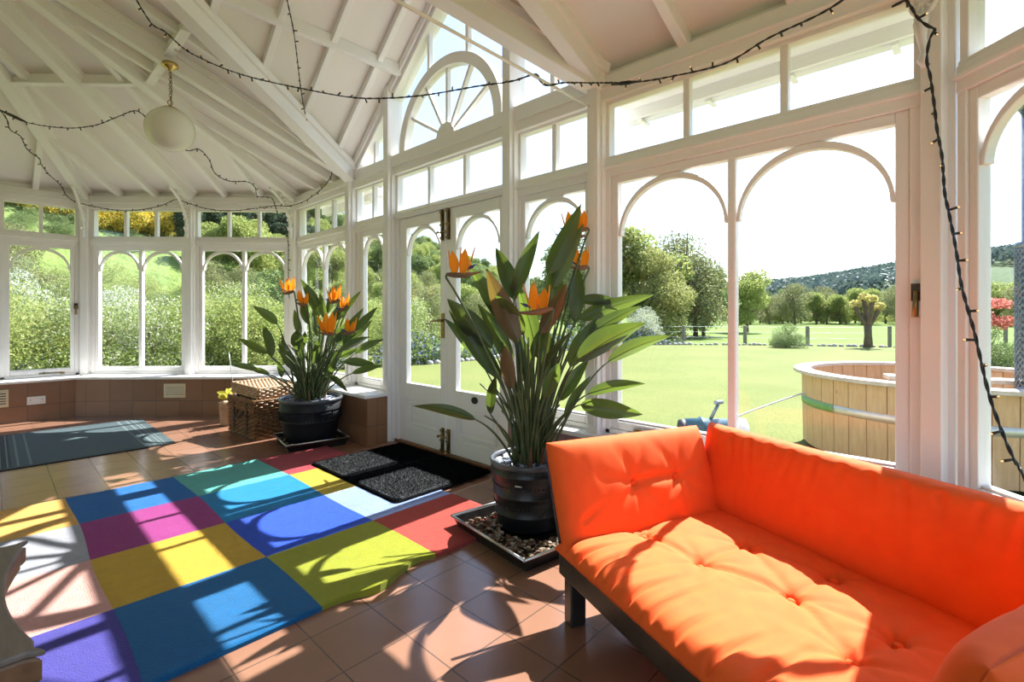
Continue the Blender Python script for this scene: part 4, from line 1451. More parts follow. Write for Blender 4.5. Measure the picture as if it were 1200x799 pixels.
def strelitzia(name_label, cx, cy, z0, leaves, flowers, rad, ntop, extra, seed):
    rnd = random.Random(seed)
    root = empty('bird_of_paradise', (cx, cy, z0), name_label, 'plant')
    view = Vector((cx, cy, 0.3)).normalized()
    org = Vector((cx, cy, z0))
    def put(T, B, w, brown=False, roll=None):
        b = MB()
        Bv = Vector(B)
        h = Vector((Bv.x, Bv.y, 0))
        k = rad * 0.55 * rnd.uniform(.3, 1)
        bs = (h.normalized() * min(k, h.length * 0.5 + 0.02)) + Vector((rnd.uniform(-.02, .02), rnd.uniform(-.02, .02), -0.02))
        leafblade(b, Vector(B), Vector(T), w, view, rnd.uniform(-.75, .75) if roll is None else roll, bs, r=0.0068 * (1 if rad < .2 else 1.1))
        b.v = [tuple(Vector(p) + org) for p in b.v]
        o = b.build('leaf', [M['leaf_brown' if brown else 'leaf'], M['stalk']], root, fixn=False)
        if brown: o['label'] = 'drying brown leaf'
    for k, l in enumerate(leaves):
        put(l[0:3], l[3:6], l[6] * (0.68 if ntop and k < 5 else 0.80), brown=(ntop and k in (4, 9, 18)), roll=rnd.uniform(-.4, .4))
    for k in range(extra):
        a = rnd.uniform(0, 2 * PI)
        rr = rnd.uniform(.05, .9) * rad * 1.6
        hh = rnd.uniform(.25, .85) * (0.95 if ntop else 0.62)
        B = Vector((rr * math.cos(a), rr * math.sin(a), hh))
        d = Vector((math.cos(a) * rnd.uniform(.2, .8), math.sin(a) * rnd.uniform(.2, .8), rnd.uniform(.5, 1))).normalized()
        put(B + d * rnd.uniform(.2, .36), B, rnd.uniform(.06, .10))
    b = MB()
    for k in range(62 if ntop else 110):
        a = rnd.uniform(0, 2 * PI)
        r0 = rad * rnd.uniform(0, .55)
        r1 = r0 + rnd.uniform(.02, .22) * (1 if ntop else 1.1)
        hh = rnd.uniform(.15, .75) * (1 if ntop else 0.72)
        a2 = a + rnd.uniform(-.4, .4)
        p0 = Vector((r0 * math.cos(a), r0 * math.sin(a), -.02)); p1 = Vector((r1 * math.cos(a2), r1 * math.sin(a2), hh))
        P = bez(p0, (p0.x, p0.y, hh * .6), p1, 8)
        b.tube([p + org for p in P], [0.009 - 0.0006 * i for i in range(9)], 6)
    b.build('stems', M['stalk'], root)
    b = MB()
    for k in range(16):
        a = rnd.uniform(0, 2 * PI); r0 = rad * rnd.uniform(.2, .6)
        p0 = Vector((r0 * math.cos(a), r0 * math.sin(a), -.02))
        p1 = p0 * 1.35 + Vector((0, 0, rnd.uniform(.06, .17)))
        d = Vector((-math.sin(a), math.cos(a), 0)) * 0.012
        b.add([org + p0 - d, org + p0 + d, org + p1 + d * .4, org + p1 - d * .4, org + p0 * 1.1 - d, org + p0 * 1.1 + d, org + p1 * 1.03 + d * .4, org + p1 * 1.03 - d * .4],
              [(0, 1, 2, 3), (7, 6, 5, 4), (0, 4, 5, 1), (1, 5, 6, 2), (2, 6, 7, 3), (3, 7, 4, 0)], 0)
    b.build('dry_sheaths', M['beak'], root)
    for k, f in enumerate(flowers):
        a = rnd.uniform(0, 2 * PI)
        bird_flower(root, f[0:3], f[3:6], f[6], (rad * .3 * math.cos(a), rad * .3 * math.sin(a), -0.02), 31 + k)
    return root

# front plant
FT1 = tray(1.99, 1.72, 0.315, math.atan2(-0.10, 0.65), 'steel tray of gravel under the front plant pot by the sofa', '')
gravel(FT1, 0.275, 0.16, 900, 'brown gravel in the tray under the front plant pot')
PC1 = (2.05, 1.80)
pot = empty('plant_pot', (PC1[0], PC1[1], 0.02), 'black glazed pot with studded bands between the sofa and the doors', 'pot')
b = MB()
b.lathe((PC1[0], PC1[1], 0.02), [(0.0005, 0), (0.165, 0.0), (0.172, 0.012), (0.182, 0.075), (0.187, 0.08), (0.187, 0.088), (0.184, 0.094), (0.192, 0.175), (0.197, 0.18), (0.197, 0.19), (0.194, 0.196), (0.202, 0.29), (0.207, 0.295), (0.207, 0.303), (0.204, 0.308), (0.206, 0.345), (0.196, 0.348), (0.190, 0.30), (0.0005, 0.295)], 64)
b.build('bowl', M['pot'], pot)
b = MB()
b.lathe((PC1[0], PC1[1], 0.02), [(0.204, 0.335), (0.213, 0.345), (0.214, 0.358), (0.207, 0.366), (0.196, 0.362), (0.193, 0.345)], 64)
b.build('rim', M['potrim'], pot)
for z, r in ((0.24, 0.199), (0.135, 0.1885), (0.322, 0.205)):
    b = MB()
    for k in range(56):
        a = 2 * PI * k / 56
        b.sphere((PC1[0] + r * math.cos(a), PC1[1] + r * math.sin(a), 0.02 + z), 0.0055, 5)
    b.build('stud_band', M['pot'], pot)
b = MB()
va = math.atan2(-PC1[1], -PC1[0]) - 0.25
Fp = Facet((PC1[0] + 0.2035 * math.cos(va), PC1[1] + 0.2035 * math.sin(va)), (-math.sin(va), math.cos(va)), (math.cos(va), math.sin(va)))
b.tube([Fp(-0.018, 0.004, 0.285), Fp(0.018, 0.004, 0.283)], [0.006, 0.004], 8)
b.build('maker_badge', M['trayrim'], pot)
spots = [(r * math.cos(a), r * math.sin(a), 0.325 + 0.03 * (1 - r / .19) + random.uniform(0, .02), random.uniform(.011, .02)) for r, a in [(0.185 * math.sqrt(random.random()), random.uniform(0, 2 * PI)) for _ in range(330)]]
stones('pebbles', Facet(PC1, (1, 0), (0, 1)), spots, 'blue-grey slate pebbles in the front plant pot', PB)
strelitzia('tall bird of paradise plant with five orange flowers beside the sofa', PC1[0], PC1[1], 0.36, [tuple(l[:2]) + (l[2] + .04,) + tuple(l[3:5]) + (l[5] + .04, l[6]) for l in LEAVES_FRONT],
           [tuple(l[:2]) + (l[2] + .04,) + tuple(l[3:5]) + (l[5] + .04, l[6]) for l in LEAVES_FRONT_FLOWERS], 0.15, True, 5, 3)

# far plant
M['pot'] = mixed('slate_black_pot', (0.007, 0.008, 0.010), (0.013, 0.014, 0.017), 9, 0.5, 0.25, 45, **{'Specular IOR Level': 0.3})
FT2 = tray(2.0, 4.41, 0.265, math.atan2(-0.10, 0.55), 'dark steel tray of gravel under the far plant pot', '')
gravel(FT2, 0.225, 0.2, 420, 'brown gravel in the tray under the far plant pot')
PC2 = (2.0, 4.41)
pot = empty('plant_pot', (PC2[0], PC2[1], 0.02), 'wide round black glazed pot in the bay beside the hamper', 'pot')
b = MB()
b.lathe((PC2[0], PC2[1], 0.02), [(0.0005, 0), (0.19, 0.0), (0.205, 0.015), (0.235, 0.12), (0.252, 0.2), (0.257, 0.205), (0.258, 0.215), (0.256, 0.22), (0.264, 0.30), (0.269, 0.305), (0.269, 0.315), (0.265, 0.32), (0.267, 0.385), (0.255, 0.39), (0.248, 0.34), (0.0005, 0.335)], 64)
b.build('bowl', M['pot'], pot)
b = MB()
b.lathe((PC2[0], PC2[1], 0.02), [(0.265, 0.375), (0.276, 0.386), (0.277, 0.402), (0.268, 0.412), (0.255, 0.405), (0.251, 0.385)], 64)
b.build('rim', M['potrim'], pot)
b = MB()
for k in range(60):
    a = 2 * PI * k / 60
    p0 = Vector((PC2[0] + 0.259 * math.cos(a), PC2[1] + 0.259 * math.sin(a), 0.245)); p1 = Vector((PC2[0] + 0.265 * math.cos(a + .06), PC2[1] + 0.265 * math.sin(a + .06), 0.31))
    b.tube([p0, p1], 0.006, 5)
b.build('rope_band', M['pot'], pot)
for da in (0.45, -2.6):
    va = math.atan2(-PC2[1], -PC2[0]) + da
    Fp = Facet((PC2[0] + 0.262 * math.cos(va), PC2[1] + 0.262 * math.sin(va)), (-math.sin(va), math.cos(va)), (math.cos(va), math.sin(va)))
    b = MB()
    b.tube([Fp(-0.05, -0.004, 0.30), Fp(-0.04, 0.03, 0.305), Fp(0, 0.042, 0.307), Fp(0.04, 0.03, 0.305), Fp(0.05, -0.004, 0.30)], [0.016, .015, .014, .015, .016], 10)
    b.build('lug_handle', M['pot'], pot)
spots = [(r * math.cos(a), r * math.sin(a), 0.375 + 0.03 * (1 - r / .25) + random.uniform(0, .025), random.uniform(.013, .024)) for r, a in [(0.24 * math.sqrt(random.random()), random.uniform(0, 2 * PI)) for _ in range(380)]]
stones('pebbles', Facet(PC2, (1, 0), (0, 1)), spots, 'pale grey pebbles in the far plant pot', PB)
strelitzia('bushy bird of paradise plant with six orange flowers in the far bay', PC2[0], PC2[1], 0.42, LEAVES_BACK, LEAVES_BACK_FLOWERS, 0.2, False, 7, 8)

# ------------------------------------------------------------------ wicker hamper, its loose lid, small basket plant
def wicker(b, P, e, up, nrm, w, h, rows, stakes, r=0.006, m=0):
    """A woven panel: upright stakes and strands passing before and behind them."""
    P, e, up, nrm = Vector(P), Vector(e).normalized(), Vector(up).normalized(), Vector(nrm).normalized()
    for k in range(stakes + 1):
        b.tube([P + e * (w * k / stakes), P + e * (w * k / stakes) + up * h], r * 0.7, 5, m)
    for j in range(rows):
        z = h * (j + 0.5) / rows
        n = stakes * 4
        pts = [P + e * (w * i / n) + up * z + nrm * (r * 1.1 * math.cos(PI * i / 4 + PI * (j % 2))) for i in range(n + 1)]
        b.tube(pts, r, 5, m)
    b.add([P - nrm * .004, P + e * w - nrm * .004, P + e * w + up * h - nrm * .004, P + up * h - nrm * .004], [(0, 1, 2, 3)], m)
def rim_braid(b, pts, r=0.012, m=0):
    for ph in (0, PI):
        out = []
        P = smooth_path(pts, 1)
        for i in range(len(P) - 1):
            n = max(3, int((P[i + 1] - P[i]).length / 0.012))
            for k in range(n):
                t = k / n
                q = P[i].lerp(P[i + 1], t)
                a = (len(out)) * 0.9 + ph
                out.append(q + Vector((0, 0, 1)) * r * .6 * math.sin(a) + Vector((1, 0, 0)) * r * .6 * math.cos(a))
        b.tube(out, r * .75, 5, m)
HX, HY, HA = 1.66, 4.86, math.atan2(0.62, -0.03)
HF = Facet((1.68, 4.86), (math.cos(HA), math.sin(HA)), (math.sin(HA), -math.cos(HA)))   # s along the strapped front, d to the right
HL, HW, HH = 0.62, 0.42, 0.36
ham = empty('wicker_hamper', HF(HL / 2, HW / 2, 0), 'brown wicker hamper with leather straps behind the far pot', 'hamper')
b = MB()
up = Vector((0, 0, 1))
for P, e, nr, w in ((HF(0, 0, 0), HF.e, -HF.n, HL), (HF(0, 0, 0), HF.n, -HF.e, HW), (HF(HL, 0, 0), HF.n, HF.e, HW), (HF(0, HW, 0), HF.e, HF.n, HL)):
    wicker(b, P, e, up, nr, w, HH - 0.10, 13, int(w / 0.045), 0.0095)
b.box(HF, 0.01, HL - 0.01, 0.01, HW - 0.01, 0.0, 0.01)
for z in (0.012, HH - 0.105):
    rim_braid(b, [HF(0, 0, z), HF(HL, 0, z), HF(HL, HW, z), HF(0, HW, z), HF(0, 0, z)])
b.build('basket', M['weave'], ham)
b = MB()
for P, e, nr, w in ((HF(-.008, -.008, HH - .085), HF.e, -HF.n, HL + .016), (HF(-.008, -.008, HH - .085), HF.n, -HF.e, HW + .016), (HF(HL + .008, -.008, HH - .085), HF.n, HF.e, HW + .016), (HF(-.008, HW + .008, HH - .085), HF.e, HF.n, HL + .016)):
    wicker(b, P, e, up, nr, w, 0.085, 4, int(w / 0.045), 0.0095)
wicker(b, HF(-.005, -.005, HH), HF.e, HF.n, up, HL + .01, HW + .01, 22, 14, 0.0095)
for z in (HH - .085, HH + 0.004):
    rim_braid(b, [HF(-.008, -.008, z), HF(HL + .008, -.008, z), HF(HL + .008, HW + .008, z), HF(-.008, HW + .008, z), HF(-.008, -.008, z)])
b.build('lid', M['weave'], ham)
for s in (0.16, 0.46):
    b = MB()
    b.box(HF, s - 0.014, s + 0.014, -0.025, -0.017, 0.05, HH - 0.02)
    b.box(HF, s - 0.02, s + 0.02, -0.030, -0.018, 0.20, 0.24)
    b.build('strap', M['leather'], ham, 0.003)
b = MB()
b.tube(bez(HF(0.24, -0.015, 0.25), HF(0.31, -0.09, 0.12), HF(0.38, -0.015, 0.25), 12), 0.009, 8)
b.build('carry_handle', M['leather'], ham)
# pale lid lying askew on top
la = HA + 0.10
LF = Facet(tuple(HF(0.06, 0.05, 0))[:2], (math.cos(la), math.sin(la)), (math.sin(la), -math.cos(la)))
lid = empty('wicker_tray', LF(0.25, 0.17, HH + .015), 'pale wicker tray lying upside down on the brown hamper', 'basket')
b = MB()
tilt = lambda s, d, z: LF(s, d, HH + 0.022 + z + 0.10 * (s / 0.5) * 0.25)
P0 = tilt(0, 0, 0)
eS = (tilt(0.5, 0, 0) - P0).normalized()
for P, e, nr, w in ((tilt(0, 0, 0), eS, -LF.n, 0.5), (tilt(0, 0, 0), LF.n, -LF.e, 0.36), (tilt(0.5, 0, 0), LF.n, LF.e, 0.36), (tilt(0, 0.36, 0), eS, LF.n, 0.5)):
    wicker(b, P, e, up, nr, w, 0.085, 5, int(w / 0.04), 0.009)
wicker(b, tilt(0, 0, 0.088), eS, LF.n, up, 0.5, 0.36, 20, 12, 0.009)
for z in (0.0, 0.09):
    rim_braid(b, [tilt(0, 0, z), tilt(0.5, 0, z), tilt(0.5, 0.36, z), tilt(0, 0.36, z), tilt(0, 0, z)], 0.010)
b.build('woven_body', M['weave_pale'], lid)

sb = (1.74, 5.80)
sp = empty('small_plant', (sb[0], sb[1], 0.0), 'small yellow-green plant in a pale woven basket left of the hamper', 'plant')
b = MB()
for j in range(14):
    z = 0.012 + j * 0.0175
    r = 0.075 + 0.018 * j / 13
    pts = [(sb[0] + (r + 0.004 * math.cos(k * PI / 2 + (j % 2) * PI)) * math.cos(2 * PI * k / 40), sb[1] + (r + 0.004 * math.cos(k * PI / 2 + (j % 2) * PI)) * math.sin(2 * PI * k / 40), z) for k in range(41)]
    b.tube(pts, 0.0085, 5)
b.lathe((sb[0], sb[1], 0), [(0.0005, 0.002), (0.07, 0.002), (0.085, 0.24), (0.0005, 0.235)], 24)
b.build('basket', M['weave_pale'], sp)
M['yleaf'] = leafmat('yellow_green_leaf', [(0, (0.42, 0.42, 0.04)), (1, (0.62, 0.55, 0.10))], 0.4)
for k in range(15):
    b = MB()
    a = k * 2.4
    L = 0.10 + 0.05 * random.random()
    B = Vector((sb[0] + 0.03 * math.cos(a), sb[1] + 0.03 * math.sin(a), 0.27 + 0.05 * random.random()))
    T = B + Vector((math.cos(a) * .085, math.sin(a) * .085, random.uniform(.0, .12)))
    leafblade(b, B, T, 0.06, Vector((0.3, 0.9, .2)), random.uniform(-.8, .8), (sb[0], sb[1], 0.23), r=0.003)
    b.build('leaf', [M['yleaf'], M['yleaf']], sp, fixn=False)
b = MB()
b.tube([(sb[0] + .03, sb[1] - .02, 0.23), (sb[0] + .02, sb[1] - .03, 0.50), (sb[0] - .01, sb[1] - .02, 0.78)], 0.004, 6)
b.build('plant_stick', M['hoop'], sp)

# ------------------------------------------------------------------ carved low table in the lower left corner
tb = empty('carved_table', (-0.32, 1.94, 0), 'low carved wooden table with a scalloped grey top beside the rug', 'table')
def scallop(x0, x1, y0, y1, depth, inset=0.0):
    x0, x1, y0, y1 = x0 + inset, x1 - inset, y0 + inset, y1 - inset
    pts = []
    cs = [(x1, y0), (x1, y1), (x0, y1), (x0, y0)]
    for k in range(4):
        a, c = Vector((*cs[k], 0)), Vector((*cs[(k + 1) % 4], 0))
        t = (c - a).normalized(); nrm = Vector((-t.y, t.x, 0))
        L = (c - a).length
        for i in range(24):
            u = i / 24
            bump = depth * math.sin(PI * u) ** 0.9 + (0.010 * math.sin(PI * u / 0.08) if u < .08 else (0.010 * math.sin(PI * (1 - u) / 0.08) if u > .92 else 0))
            q = a + t * L * u + nrm * bump
            pts.append((q.x, q.y))
    return pts
TX0, TX1, TY0, TY1 = -0.73, 0.085, 1.53, 2.33
b = MB()
out = scallop(TX0, TX1, TY0, TY1, 0.062)
b.prism([(x, y, 0.396) for x, y in out], (0, 0, 0.018))
b.build('table_top', M['greywood'], tb, 0.006)
b = MB()
out = scallop(TX0, TX1, TY0, TY1, 0.064, 0.004)
b.prism([(x, y, 0.335) for x, y in out], (0, 0, 0.061))
b.build('carved_apron', M['brownwood'], tb, 0.010)
for x in (TX0 + 0.12, TX1 - 0.12):
    for y in (TY0 + 0.12, TY1 - 0.12):
        b = MB()
        b.lathe((x, y, 0), [(0.0005, 0), (0.035, 0), (0.04, 0.02), (0.028, 0.05), (0.026, 0.10), (0.045, 0.16), (0.05, 0.2), (0.032, 0.25), (0.03, 0.27), (0.055, 0.30), (0.055, 0.33), (0.0005, 0.33)], 20)
        b.build('leg', M['brownwood'], tb)

# ------------------------------------------------------------------ pendant globe lamp
LX, LY, LZ = 0.975, 4.675, 2.66
lamp = empty('pendant_lamp', (LX, LY, 3.12), 'opal glass globe lamp hanging by a chain from a brass rose', 'lamp')
ZT = Z0 + (XW - LX) * (ZR - Z0) / 3.15 - 0.15
b = MB()
b.lathe((LX, LY, ZT), [(0.0005, 0.02), (0.055, 0.02), (0.058, -0.004), (0.05, -0.012), (0.02, -0.025), (0.012, -0.04), (0.0005, -0.042)], 28)
b.build('ceiling_rose', M['brass'], lamp)
b = MB()
zc, k = ZT - 0.045, 0
while zc > LZ + 0.235:
    pts = []
    for i in range(13):
        a = 2 * PI * i / 12
        u, w_ = 0.008 * math.cos(a), 0.014 * math.sin(a)
        pts.append((LX + (u if k % 2 else 0), LY + (0 if k % 2 else u), zc + w_))
    b.tube(pts, 0.0022, 5, caps=False)
    zc -= 0.021; k += 1
for i in (0,):
    pts = [(LX + 0.017 * math.cos(2 * PI * i / 14), LY, LZ + 0.215 + 0.02 * math.sin(2 * PI * i / 14)) for i in range(15)]
    b.tube(pts, 0.003, 6, caps=False)
b.build('chain', M['oldbrass'], lamp)
b = MB()
b.tube([(LX + 0.006, LY + .004, ZT - 0.03), (LX + 0.012, LY, ZT - 0.2), (LX + 0.004, LY, LZ + 0.2)], 0.0028, 6)
b.build('flex', M['dark'], lamp)
b = MB()
b.lathe((LX, LY, LZ), [(0.0005, 0.190), (0.012, 0.190), (0.014, 0.182), (0.05, 0.174), (0.064, 0.164), (0.066, 0.154), (0.0005, 0.154)], 28)
b.build('gallery', M['brass'], lamp)
b = MB()
b.sphere((LX, LY, LZ), 0.172, 24)
b.build('globe', M['opal'], lamp)

# ------------------------------------------------------------------ fairy lights
def fairy(pts, label, plug=None, seed=0):
    rnd = random.Random(seed)
    P = smooth_path(pts, 8)
    r = empty('fairy_lights', P[0], label, 'string lights', 'black fairy light strings' if False else None)
    b = MB()
    for ph in (0, PI):
        Q = []
        acc = 0
        for i, p in enumerate(P):
            acc += (P[i] - P[i - 1]).length if i else 0
            a = acc * 60 + ph
            t = (P[min(i + 1, len(P) - 1)] - P[max(i - 1, 0)]).normalized()
            u = t.orthogonal().normalized(); v = t.cross(u)
            Q.append(p + (u * math.cos(a) + v * math.sin(a)) * 0.0028)
        b.tube(Q, 0.0032, 5)
    b.build('cable', M['black_plastic'], r)
    acc, nxt = 0.0, 0.05
    for i in range(1, len(P)):
        acc += (P[i] - P[i - 1]).length
        if acc >= nxt:
            nxt += 0.10
            t = (P[i] - P[i - 1]).normalized()
            d = (t.orthogonal().normalized())
            d = Matrix.Rotation(rnd.uniform(0, 2 * PI), 3, t) @ d
            d = (d + t * rnd.uniform(-.3, .3) + Vector((0, 0, -0.3 * rnd.random()))).normalized()
            bb = MB()
            p = P[i]
            bb.tube([p, p + d * 0.026], [0.0042, 0.0052], 6, 0)
            bb.tube([p + d * 0.026, p + d * 0.031, p + d * 0.033], [0.0026, 0.0024, 0.0006], 6, 1)
            bb.build('bulb', [M['black_plastic'], M['bulb']], r)
    if plug:
        bb = MB()
        a, c = Vector(plug[0]), Vector(plug[1])
        bb.tube([a, a.lerp(c, .3), a.lerp(c, .35), a.lerp(c, .65), a.lerp(c, .7), c], [0.006, 0.009, 0.012, 0.012, 0.009, 0.005], 8)
        bb.build('connector', M['black_plastic'], r)
    return r
S1 = [(0.667, 4.11, 3.303), (0.747, 4.083, 3.166), (0.817, 4.067, 3.137), (0.9, 4.037, 3.064), (0.952, 3.953, 2.994), (1.07, 3.681, 2.842), (1.183, 3.414, 2.724), (1.332, 3.11, 2.616), (1.504, 2.78, 2.512), (1.621, 2.539, 2.471), (1.736, 2.315, 2.459), (1.879, 2.031, 2.467), (1.968, 1.849, 2.467), (2.025, 1.73, 2.485), (2.028, 1.697, 2.438), (2.026, 1.641, 2.396), (2.064, 1.557, 2.396), (2.42, 1.59, 2.53), (2.44, 1.352, 2.464), (2.44, 1.129, 2.423), (2.44, 0.869, 2.397), (2.44, 0.678, 2.444), (2.44, 0.476, 2.468), (2.44, 0.354, 2.505)]
S2 = [(1.432, 3.587, 3.525), (1.47, 3.62, 3.446), (1.567, 3.736, 3.29), (1.728, 4.003, 3.057), (1.888, 4.27, 2.935), (2.064, 4.521, 2.841), (2.234, 4.705, 2.728), (2.351, 4.726, 2.648), (2.36, 4.761, 2.579), (2.362, 4.935, 2.506), (2.34, 5.25, 2.428), (2.297, 5.588, 2.408), (2.226, 5.839, 2.435), (2.187, 6.313, 2.471), (1.972, 6.528, 2.438), (1.757, 6.743, 2.467), (1.559, 6.841, 2.531), (1.489, 6.911, 2.551), (1.364, 7.136, 2.484), (1.116, 7.384, 2.43), (0.868, 7.632, 2.469), (0.684, 7.716, 2.512)]
S3 = [(-0.017, 6.371, 3.085), (0.046, 6.304, 3.001), (0.202, 6.138, 2.895), (0.436, 5.888, 2.842), (0.619, 5.694, 2.864), (0.749, 5.556, 2.933), (0.858, 5.439, 2.994), (0.9, 5.322, 2.95), (0.946, 5.273, 2.882), (1.061, 5.223, 2.766), (1.222, 5.272, 2.695), (1.332, 5.301, 2.737), (1.443, 5.401, 2.688), (1.53, 5.528, 2.599), (1.673, 5.594, 2.563), (1.86, 5.614, 2.595), (1.971, 5.715, 2.571), (2.028, 5.801, 2.502), (2.171, 5.794, 2.507), (2.224, 5.811, 2.411), (2.289, 5.83, 2.237), (2.345, 5.8, 2.181), (2.366, 5.806, 1.965), (2.366, 5.806, 1.666), (2.373, 5.798, 1.367)]
S3b = [(0.046, 6.348, 3.014), (0.09, 6.404, 2.958), (0.112, 6.453, 2.883), (0.183, 6.597, 2.876), (0.234, 6.76, 2.805), (0.325, 6.883, 2.761), (0.34, 6.94, 2.724), (0.416, 7.152, 2.668), (0.475, 7.235, 2.632), (0.539, 7.459, 2.61), (0.582, 7.559, 2.548), (0.661, 7.621, 2.493)]
S4 = [(2.46, 0.23, 2.403), (2.46, 0.208, 2.408), (2.46, 0.184, 2.407), (2.46, 0.164, 2.362), (2.44, 0.147, 2.314), (2.43, 0.118, 2.269), (2.42, 0.098, 2.243), (2.43, 0.113, 2.216), (2.46, 0.123, 2.151), (2.47, 0.113, 2.089), (2.47, 0.101, 1.97), (2.47, 0.094, 1.886), (2.479, 0.079, 1.771), (2.451, 0.071, 1.635), (2.418, 0.058, 1.548), (2.379, 0.039, 1.416), (2.345, 0.025, 1.29), (2.31, 0.01, 1.208), (2.27, -0.01, 1.112), (2.234, -0.026, 1.015), (2.195, -0.045, 0.909), (2.149, -0.071, 0.811), (2.107, -0.093, 0.745), (2.066, -0.114, 0.7), (2.023, -0.137, 0.638)]
fairy(S1, 'long fairy light string sagging across the gable from the left ceiling to the sofa window', ((2.43, 1.50, 2.495), (2.44, 1.33, 2.46)), 1)
fairy(S2, 'fairy light string falling from the gable ceiling and swagged along the far bay beam', None, 2)
fairy(S3, 'fairy light string passing behind the globe lamp and down the bay corner post', ((0.046, 6.304, 3.001), (0.202, 6.138, 2.9)), 3)
fairy(S3b, 'short fairy light string running down the far left hip rafter', None, 4)
fairy(S4, 'fairy light string hanging down the post right of the sofa window', None, 5)

# ------------------------------------------------------------------ garden and hills
rng = np.random.default_rng(11)
def t_of(px):
    return px
TH = np.radians(np.array([-45, -2.7, 4.1, 12, 19, 31, 38, 44, 49, 53, 57, 61.6, 67, 74, 90, 120, 160]))
EL = np.array([.10, .085, .072, .052, .045, .045, .050, .075, .100, .125, .135, .150, .21, .28, .32, .32, .30])
R0 = np.array([110, 110, 110, 110, 105, 80, 30, 24, 17, 14.5, 14, 14, 13.5, 13, 12.5, 13, 14])
R1 = np.array([420, 420, 420, 420, 380, 300, 190, 150, 135, 125, 115, 105, 85, 75, 70, 70, 70])
GZ = -0.15
def ground(x, y):
    th = math.atan2(y, x)
    r = math.hypot(x, y)
    e, r0, r1 = np.interp(th, TH, EL), np.interp(th, TH, R0), np.interp(th, TH, R1)
    u = min(1.0, max(0.0, (r - r0) / (r1 - r0)))
    s = u * u * (3 - 2 * u) * 0.6 + u * 0.4
    return GZ - 0.06 + s * (e * r1 + 1.2)

b = MB()
NTH, NR = 110, 60
ths = np.linspace(TH[0], TH[-1], NTH)
for i in range(NTH):
    for j in range(NR):
        k = j / (NR - 1)
        r = 11.0 * (700 / 11.0) ** k
        x, y = r * math.cos(ths[i]), r * math.sin(ths[i])
        z = ground(x, y)
        far = min(1, max(0, (r - 125) / 80))
        z += (noise.noise(Vector((x * .02, y * .02, 0))) * 4 + noise.noise(Vector((x * .09, y * .09, 3))) * 1.6) * far * (1 if np.interp(ths[i], TH, R0) < r else 0)
        b.v.append((x, y, z))
for i in range(NTH - 1):
    for j in range(NR - 1):
        q = i * NR + j
        b.f.append((q, q + NR, q + NR + 1, q + 1)); b.mi.append(0); b.sm.append(True)
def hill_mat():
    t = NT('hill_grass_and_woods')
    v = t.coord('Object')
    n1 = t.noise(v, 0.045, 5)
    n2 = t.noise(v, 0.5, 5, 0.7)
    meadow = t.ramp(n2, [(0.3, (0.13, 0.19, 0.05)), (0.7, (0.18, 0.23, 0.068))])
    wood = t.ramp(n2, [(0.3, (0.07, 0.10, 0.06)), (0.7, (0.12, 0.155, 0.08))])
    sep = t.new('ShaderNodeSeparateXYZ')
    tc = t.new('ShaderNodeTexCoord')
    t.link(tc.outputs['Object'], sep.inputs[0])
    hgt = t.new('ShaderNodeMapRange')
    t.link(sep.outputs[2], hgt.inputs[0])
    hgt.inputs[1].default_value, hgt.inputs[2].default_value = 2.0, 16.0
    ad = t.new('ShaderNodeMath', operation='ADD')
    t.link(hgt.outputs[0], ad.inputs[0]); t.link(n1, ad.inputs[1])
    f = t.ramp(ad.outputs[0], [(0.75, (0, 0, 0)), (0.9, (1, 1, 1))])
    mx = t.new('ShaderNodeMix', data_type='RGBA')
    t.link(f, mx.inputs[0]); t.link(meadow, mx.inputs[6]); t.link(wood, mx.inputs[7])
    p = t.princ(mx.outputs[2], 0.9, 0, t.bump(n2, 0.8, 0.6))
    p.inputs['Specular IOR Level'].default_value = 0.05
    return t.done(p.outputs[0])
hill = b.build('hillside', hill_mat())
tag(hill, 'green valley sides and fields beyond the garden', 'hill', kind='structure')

def lawn_mat():
    t = NT('mown_lawn')
    v = t.coord('Object')
    n1 = t.noise(v, 0.5, 4)
    n2 = t.noise(v, 38, 4, 0.7)
    c1 = t.ramp(n1, [(0.3, (0.145, 0.175, 0.05)), (0.7, (0.19, 0.205, 0.066))])
    c2 = t.ramp(n2, [(0.3, (0.7, 0.7, 0.65)), (0.7, (1.15, 1.15, 1.1))])
    mx = t.new('ShaderNodeMix', data_type='RGBA', blend_type='MULTIPLY')
    mx.inputs[0].default_value = 1
    t.link(c1, mx.inputs[6]); t.link(c2, mx.inputs[7])
    p = t.princ(mx.outputs[2], 0.85, 0, t.bump(n2, 0.7, 0.02))
    p.inputs['Specular IOR Level'].default_value = 0.1
    return t.done(p.outputs[0])
EDGE = [(26, -14), (26.5, -6), (25.6, 2), (24, 6), (21.5, 9.3), (19, 11.7), (15.5, 11.2), (12, 10.7), (8, 10.7), (5.5, 11.2), (3, 12.2), (-2, 13), (-9, 12)]
b = MB()
ring_ = EDGE + [(-16, 6), (-16, -14)]
b.add([(x, y, GZ) for x, y in ring_], [tuple(range(len(ring_)))])
M['lawn'] = lawn_mat()
tag(b.build('lawn', M['lawn']), 'sunny mown lawn outside the conservatory', 'lawn', kind='structure')
b = MB()
FP = Facet((XW, 0), (0, 1), (1, 0))
b.box(W, 2.72, 3.3, -1.6, 6.0, GZ - 0.05, GZ + 0.012)
tag(boxuv(b.build('path', tile_mat('pale_paving', 0.45, (0, 0), cols=((0.5, 0.47, 0.42), (0.58, 0.55, 0.5)), rough=0.8, grout=(0.3, 0.28, 0.25)))), 'narrow pale paving strip along the outside wall', 'path', kind='structure')

